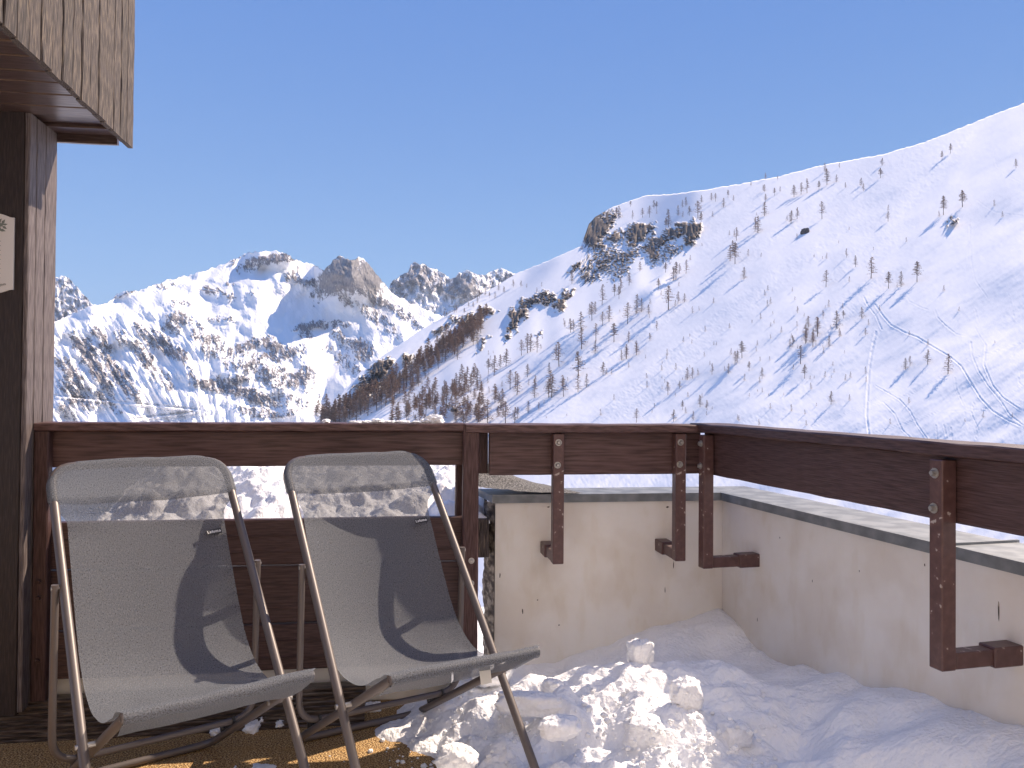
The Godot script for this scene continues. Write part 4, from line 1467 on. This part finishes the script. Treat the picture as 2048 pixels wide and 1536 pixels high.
# ==================================================================== thermometer
func build_thermometer():
	# on the column's front face; only its right half is in the picture
	var face := FF * Vector3(0, 0, 0.0935)
	var tr := on_plane(29, 436, FF.basis.z, face)
	var br := on_plane(29, 580, FF.basis.z, face)
	var h := tr.y - br.y
	var half := 0.054
	var mid := (tr + br) * 0.5 - FF.basis.x * half
	var t := thing("thermometer", "white wall thermometer with a flower print on the dark column", "thermometer", mid, 0.1487)
	# plate with curved top and bottom
	var st := fresh()
	var ring := []
	for s in [1, -1]:
		for k in 17:
			var x: float = half * (1.0 - 2.0 * k / 16.0) * s
			var f: float = absf(x) / half
			var y := h * 0.5 + 0.012 * cos(clampf(f / 0.8, 0, 1) * PI * 0.5)
			ring.append(Vector3(x, y * s, 0))
	for k in ring.size():
		var a: Vector3 = ring[k]
		var b: Vector3 = ring[(k + 1) % ring.size()]
		var z := Vector3(0, 0, 0.006)
		tri(st, z, a + z, b + z, Vector3.BACK)
		quad(st, a, b, b + z, a + z, a)
	part("plate", st.commit(), M.enamel, t)
	# glass tube and bulb
	st = fresh()
	add_tube(st, [Vector3(-0.002, -h * 0.37, 0.008), Vector3(-0.002, h * 0.22, 0.008)], 0.003, 10)
	part("glass_tube", st.commit(), M.scale_print, t)
	var sp := SphereMesh.new()
	sp.radius = 0.0042
	sp.height = 0.0084
	part("bulb", sp, M.red_print, t, Vector3(-0.002, -h * 0.39, 0.008))
	part("screw", bolt_mesh(0.002, 0.002), M.dark_print, t, Vector3(-0.001, h * 0.5 + 0.002, 0.006))
	# scale: ticks, every second one longer
	st = fresh()
	for k in 18:
		var y := lerpf(-h * 0.34, h * 0.2, k / 17.0)
		var w := 0.009 if k % 2 == 0 else 0.005
		for s in [-1.0, 1.0]:
			var x0: float = s * 0.007 - 0.002
			var x1: float = x0 + s * w
			quad(st, Vector3(x0, y - 0.0011, 0.0064), Vector3(x1, y - 0.0011, 0.0064), Vector3(x1, y + 0.0011, 0.0064), Vector3(x0, y + 0.0011, 0.0064), Vector3.BACK)
	part("scale_marks", st.commit(), M.scale_print, t)
	# printed sprig of leaves and flowers above the scale
	st = fresh()
	var r := RandomNumberGenerator.new()
	r.seed = 5
	for leaf in [[0.004, 0.105, 0.9, 0.020], [0.012, 0.098, 0.3, 0.016], [0.020, 0.108, 1.0, 0.012], [0.024, 0.090, -0.6, 0.011], [0.018, 0.080, -0.3, 0.012], [0.007, 0.086, -0.8, 0.016], [-0.004, 0.094, 2.2, 0.018], [-0.014, 0.100, 2.6, 0.016], [-0.018, 0.086, 3.4, 0.014], [0.026, 0.100, 0.2, 0.009], [0.002, 0.074, -1.2, 0.012]]:
		var c := Vector3(leaf[0], leaf[1] * h / 0.25, 0.0065 + r.randf() * 0.0004)
		var d: Vector3 = Vector3(cos(leaf[2]), sin(leaf[2]), 0) * leaf[3] * 1.6
		var p := Vector3(-d.y, d.x, 0) * 0.32
		quad(st, c - d * 0.5, c + p * 0.8, c + d * 0.6, c - p * 0.8, Vector3.BACK)
	part("flower_print", st.commit(), M.grey_print, t)
	var tm := TextMesh.new()
	tm.text = "Tignes"
	var font := SystemFont.new()
	font.font_names = PackedStringArray(["Droid Serif"])
	font.font_italic = true
	tm.font = font
	tm.font_size = 16
	tm.pixel_size = 0.00062
	tm.depth = 0.0004
	var tx := part("lettering", tm, M.dark_print, t, Vector3(0.016, -h * 0.435, 0.0068))
	tx.rotation.z = 0.2


# ==================================================================== larches on the slope
func larch_meshes(sd: int, bushy: float, tall: float) -> Array:
	# one metre high; trunk and a crown of bare drooping twigs
	var r := RandomNumberGenerator.new()
	r.seed = sd
	var st := fresh()
	var lean := Vector3(r.randf_range(-0.02, 0.02), 0, r.randf_range(-0.02, 0.02))
	add_tube(st, [Vector3(0, -0.06, 0), Vector3(0, 0.3, 0) + lean * 0.5, Vector3(0, 0.7, 0) + lean, Vector3(0, 1.0, 0)], [0.014, 0.011, 0.007, 0.002], 5, false)
	var trunk := st.commit()
	st = fresh()
	var n := int(64 * bushy)
	for k in n:
		var f := float(k) / n
		var y := lerpf(tall, 0.97, pow(f, 0.9)) + r.randf_range(-0.01, 0.01)
		var reach := (0.205 * pow(1.0 - f, 0.75) + 0.02) * r.randf_range(0.55, 1.2)
		var a := r.randf() * TAU
		var d := Vector3(cos(a), r.randf_range(-0.25, 0.2), sin(a))
		var root := Vector3(0, y, 0) + lean * f
		var tip := root + d * reach
		var s := d.cross(Vector3.UP).normalized() * 0.009
		tri(st, root - s, root + s, tip, Vector3(0.2, 1, 0.3))
		tri(st, root - Vector3.UP * 0.007, root + Vector3.UP * 0.007, tip, s)
		# twigs
		for q in 7:
			var g := r.randf_range(0.25, 1.0)
			var b := root.lerp(tip, g)
			var e := b + Vector3(r.randf_range(-0.03, 0.03), r.randf_range(-0.035, 0.02), r.randf_range(-0.03, 0.03))
			var w := Vector3(r.randf_range(-1, 1), r.randf_range(-1, 1), r.randf_range(-1, 1)).normalized() * 0.013
			tri(st, b - w, b + w, e, Vector3(0.1, 0.6, 1))
	return [trunk, st.commit()]


# base x, y and height in px of the larches one can pick out in the photograph
const LARCHES := [
	[1531, 358, 13], [1588, 394, 25], [1602, 389, 25], [1614, 386, 30], [1650, 344, 19], [1654, 370, 34], [1638, 380, 19], [1673, 364, 16], [1679, 336, 11], [1764, 331, 16], [1761, 356, 21], [1901, 307, 21], [1884, 320, 19], [1722, 371, 16], [1727, 382, 16], [1691, 376, 12],
	[1644, 438, 37], [1582, 447, 27], [1594, 438, 24], [1887, 430, 40], [1925, 414, 35], [2032, 336, 19], [1776, 443, 21], [1742, 557, 45], [1711, 534, 24], [1693, 515, 19], [1652, 574, 35], [1777, 577, 35], [1802, 573, 32], [1834, 564, 43], [1529, 432, 30], [1531, 406, 19], [1516, 466, 35], [1510, 463, 30], [1527, 382, 13], [1549, 391, 16], [1555, 360, 9], [1560, 384, 12],
	[1238, 437, 27], [1233, 436, 22], [1265, 438, 18], [1261, 413, 12], [1285, 435, 20], [1299, 435, 25], [1308, 417, 18], [1313, 418, 16], [1337, 454, 37], [1332, 458, 23], [1356, 432, 23], [1365, 415, 16], [1372, 413, 20], [1379, 431, 20], [1396, 437, 37], [1402, 448, 25], [1403, 405, 15], [1423, 401, 16], [1431, 403, 18], [1447, 415, 20], [1456, 395, 16], [1467, 402, 12], [1502, 372, 10], [1529, 384, 16],
	[1473, 481, 27], [1470, 528, 45], [1460, 522, 33], [1466, 510, 30], [1488, 558, 25], [1331, 545, 21], [1352, 559, 37], [1359, 547, 21], [1372, 547, 29], [1347, 561, 29], [1280, 542, 20], [1317, 579, 23], [1337, 620, 51], [1356, 607, 25], [1369, 604, 18], [1258, 571, 27], [1241, 586, 33], [1229, 592, 25], [1238, 598, 27], [1204, 610, 43], [1144, 567, 23],
	[1184, 641, 39], [1190, 629, 27], [1180, 629, 23], [1163, 698, 45], [1162, 661, 39], [1141, 665, 29], [1147, 663, 25], [1205, 651, 29], [1218, 643, 33], [1192, 682, 37], [1190, 707, 27], [1228, 684, 39], [1255, 648, 45], [1055, 706, 41], [1043, 711, 33], [1074, 705, 33], [1061, 703, 37], [1012, 733, 37], [988, 752, 43], [977, 745, 29], [1000, 737, 29], [1118, 733, 51], [1112, 717, 29], [1055, 754, 27], [1157, 752, 51], [1098, 747, 23], [1243, 721, 23], [1252, 717, 23], [1206, 750, 27],
	[924, 766, 39], [950, 760, 35], [954, 774, 39], [1020, 779, 41], [1031, 776, 35], [1071, 778, 29], [1100, 778, 39], [1126, 778, 29], [1173, 775, 29], [1069, 795, 39], [1103, 795, 47], [1097, 795, 39], [1127, 793, 39], [1156, 784, 37], [1034, 790, 45], [990, 805, 39], [1056, 826, 25], [1011, 846, 45], [1029, 846, 33], [1035, 836, 23], [975, 846, 49], [957, 844, 39], [952, 840, 35], [927, 848, 23], [1078, 820, 16], [1273, 709, 29],
	[1274, 626, 39], [1283, 624, 29], [1297, 628, 20], [1314, 661, 20], [1300, 681, 16], [1257, 685, 23], [1253, 718, 31], [1273, 711, 25], [1484, 716, 35], [1470, 730, 29], [1457, 747, 21], [1475, 725, 25], [1498, 742, 20], [1524, 757, 23], [1424, 749, 23], [1375, 759, 25], [1385, 757, 23], [1336, 790, 27], [1359, 777, 16], [1400, 814, 25], [1365, 820, 20], [1414, 820, 21], [1273, 845, 29], [1347, 843, 25], [1386, 841, 20],
	[1601, 728, 39], [1611, 687, 39], [1626, 685, 29], [1635, 673, 41], [1586, 693, 23], [1580, 697, 20], [1609, 757, 29], [1595, 626, 14], [1616, 659, 28], [1636, 668, 35], [1646, 637, 17], [1674, 657, 37], [1687, 637, 17], [1724, 637, 24], [1613, 685, 31], [1626, 694, 31], [1658, 694, 24], [1679, 674, 18], [1896, 748, 42], [1855, 729, 31], [1820, 731, 20], [1811, 739, 24], [1731, 670, 15], [1662, 809, 28]]


func build_trees():
	var kinds := []
	for v in 6:
		kinds.append(larch_meshes(900 + v, [1.0, 1.25, 0.8, 1.1, 0.9, 1.35][v], [0.14, 0.2, 0.3, 0.1, 0.22, 0.34][v]))
	var r := RandomNumberGenerator.new()
	r.seed = 77
	var list := []
	for q in LARCHES:
		list.append([q[0], q[1], q[2], -1])
	# the close belt up the spur: along its line, tallest at the bottom
	for b in [[[[650, 846], [705, 838], [760, 806], [815, 772], [865, 734], [920, 700], [965, 664]], 74, 15.0, 48, 34], [[[790, 848], [850, 820], [900, 800], [945, 772]], 24, 14.0, 44, 36], [[[880, 640], [930, 622], [975, 595], [1035, 572], [1090, 560], [1150, 520]], 24, 6.0, 13, 18], [[[820, 674], [860, 660], [900, 646], [940, 632]], 14, 6.0, 22, 18]]:
		var line: Array = b[0]
		for k in b[1]:
			var f: float = (float(k) + r.randf()) / b[1] * (line.size() - 1)
			var i := mini(int(f), line.size() - 2)
			var x := lerpf(line[i][0], line[i + 1][0], f - i)
			var y := lerpf(line[i][1], line[i + 1][1], f - i)
			list.append([x + r.randf_range(-6, 6), y + r.randf_range(-b[2], b[2]), lerpf(b[3], b[4], f / (line.size() - 1)) * r.randf_range(0.8, 1.15), 5])
	list = list.slice(0, 300)
	var protos := []
	for v in 6:
		var o := Node3D.new()
		var tk := MeshInstance3D.new()
		tk.name = "trunk"
		tk.mesh = kinds[v][0]
		tk.material_override = M.larch_bark
		o.add_child(tk)
		var cw := MeshInstance3D.new()
		cw.name = "crown"
		cw.mesh = kinds[v][1]
		cw.material_override = M.larch_twigs if v % 2 == 0 else M.larch_twigs_grey
		o.add_child(cw)
		protos.append(o)
	for q in list:
		var at := hill_point(q[0], q[1])
		var h: float = q[2] / F * -(cam_basis.inverse() * (at - EYE)).z
		var v: int = r.randi_range(0, 5) if q[3] < 0 else [1, 5, 3][r.randi_range(0, 2)]
		var o: Node3D = protos[v].duplicate()
		o.name = numbered("larch_tree")
		add_child(o)
		var s: float = h * (1.25 if q[3] >= 0 else r.randf_range(1.15, 1.6))
		o.transform = Transform3D(Basis(Vector3.UP, r.randf() * TAU).scaled(Vector3(s, h, s)), at)
		var x: float = q[0]
		var y: float = q[1]
		var near := 0
		for w in list:
			if absf(w[0] - x) < 20.0 and absf(w[1] - y) < 16.0:
				near += 1
		var size: String = "tall" if q[2] > 34.0 else ("middling" if q[2] > 21.0 else "small")
		var company: String = "standing alone" if near < 2 else ("beside one other" if near < 3 else "in a clump")
		var where := "on the slope below the cliffs"
		if q[3] >= 0 and y > 760.0:
			where = "at the foot of the spur wood"
		elif q[3] >= 0 and y > 650.0:
			where = "in the upper part of the spur wood"
		elif q[3] >= 0:
			where = "on the spur crest before the far peaks"
		elif y < 470.0 and x < 1290.0:
			where = "on the snow above the tall cliff"
		elif y < 470.0 and x < 1500.0:
			where = "on the snow shelf above the block cliff"
		elif y < 400.0:
			where = "just below the snowy skyline"
		elif y < 470.0:
			where = "near the dark boulder and the skyline"
		elif x > 1790.0:
			where = "among the long ski tracks"
		elif x > 1690.0:
			where = "where the ski tracks begin"
		elif x > 1560.0:
			where = "at the edge of the debris and the smooth piste"
		elif x > 1290.0 and y > 700.0:
			where = "in the lumpy debris low on the slope"
		elif x > 1290.0:
			where = "beside the smooth avalanche run"
		elif y > 765.0:
			where = "low on the slope above the fence rail"
		elif x < 1090.0:
			where = "in the shaded gully beside the spur"
		elif y > 680.0:
			where = "halfway down the sunlit rib"
		var place := ["%s bare larch %s %s" % [size, company, where], "larches " + where]
		tag(o, place[0], "tree", place[1])
	for o in protos:
		o.free()
	# the rest of the close wood on the spur, read as one mass
	var wood := MultiMesh.new()
	wood.transform_format = MultiMesh.TRANSFORM_3D
	wood.mesh = kinds[5][1]
	var stand := []
	var edge := [[640, 850], [705, 832], [760, 800], [815, 764], [865, 728], [920, 694], [965, 660]]
	for k in 330:
		var f := pow(r.randf(), 1.15) * (edge.size() - 1)
		var i := mini(int(f), edge.size() - 2)
		var x: float = lerpf(edge[i][0], edge[i + 1][0], f - i) + r.randf_range(-10, 10)
		var y: float = lerpf(edge[i][1], edge[i + 1][1], f - i) + r.randf_range(-16, 12)
		if k > 230:
			x = r.randf_range(780, 1010)
			y = r.randf_range(790, 856)
		var at := hill_point(x, y)
		var h := r.randf_range(26.0, 44.0) / F * -at.z
		stand.append(Transform3D(Basis(Vector3.UP, r.randf() * TAU).scaled(Vector3(h * 1.2, h, h * 1.2)), at))
	wood.instance_count = stand.size()
	for k in stand.size():
		wood.set_instance_transform(k, stand[k])
	var wi := MultiMeshInstance3D.new()
	wi.name = "larch_wood"
	wi.multimesh = wood
	wi.material_override = M.larch_twigs
	add_child(wi)
	tag(wi, "dense brown larch wood covering the lower spur", "wood", "", "stuff")
	# scrub and saplings between them
	var mm := MultiMesh.new()
	mm.transform_format = MultiMesh.TRANSFORM_3D
	mm.mesh = larch_meshes(950, 1.0, 0.05)[1]
	var spots := []
	for k in 700:
		var x := r.randf_range(700, 2040)
		var y := r.randf_range(400, 860)
		if y < along(HILL_TOP, x) + 14.0:
			continue
		var keep := 0.25
		if x < 1010.0 and y > 680.0:
			keep = 0.9
		elif x > 1290.0 and x < 1700.0 and y > 560.0:
			keep = 0.75
		elif x > 1700.0:
			keep = 0.10
		if r.randf() > keep:
			continue
		var at := hill_point(x, y)
		var h := r.randf_range(6.0, 15.0) / F * -at.z
		spots.append(Transform3D(Basis(Vector3.UP, r.randf() * TAU).scaled(Vector3(h * 1.3, h, h * 1.3)), at))
	mm.instance_count = spots.size()
	for k in spots.size():
		mm.set_instance_transform(k, spots[k])
	var mi := MultiMeshInstance3D.new()
	mi.name = "scrub"
	mi.multimesh = mm
	mi.material_override = M.larch_twigs_grey
	add_child(mi)
	tag(mi, "brown scrub and saplings scattered over the snowy slope", "scrub", "", "stuff")
	# a dark boulder on the open slope
	var bp := hill_point(1610, 466)
	var bs := 15.0 / F * -bp.z
	var bo := part("boulder", chunk_mesh(Vector3(bs * 1.1, bs * 1.3, bs), 960, 0.3, 0.4), M.boulder_rock, self, bp)
	tag(bo, "dark boulder sticking out of the open snow slope", "boulder")
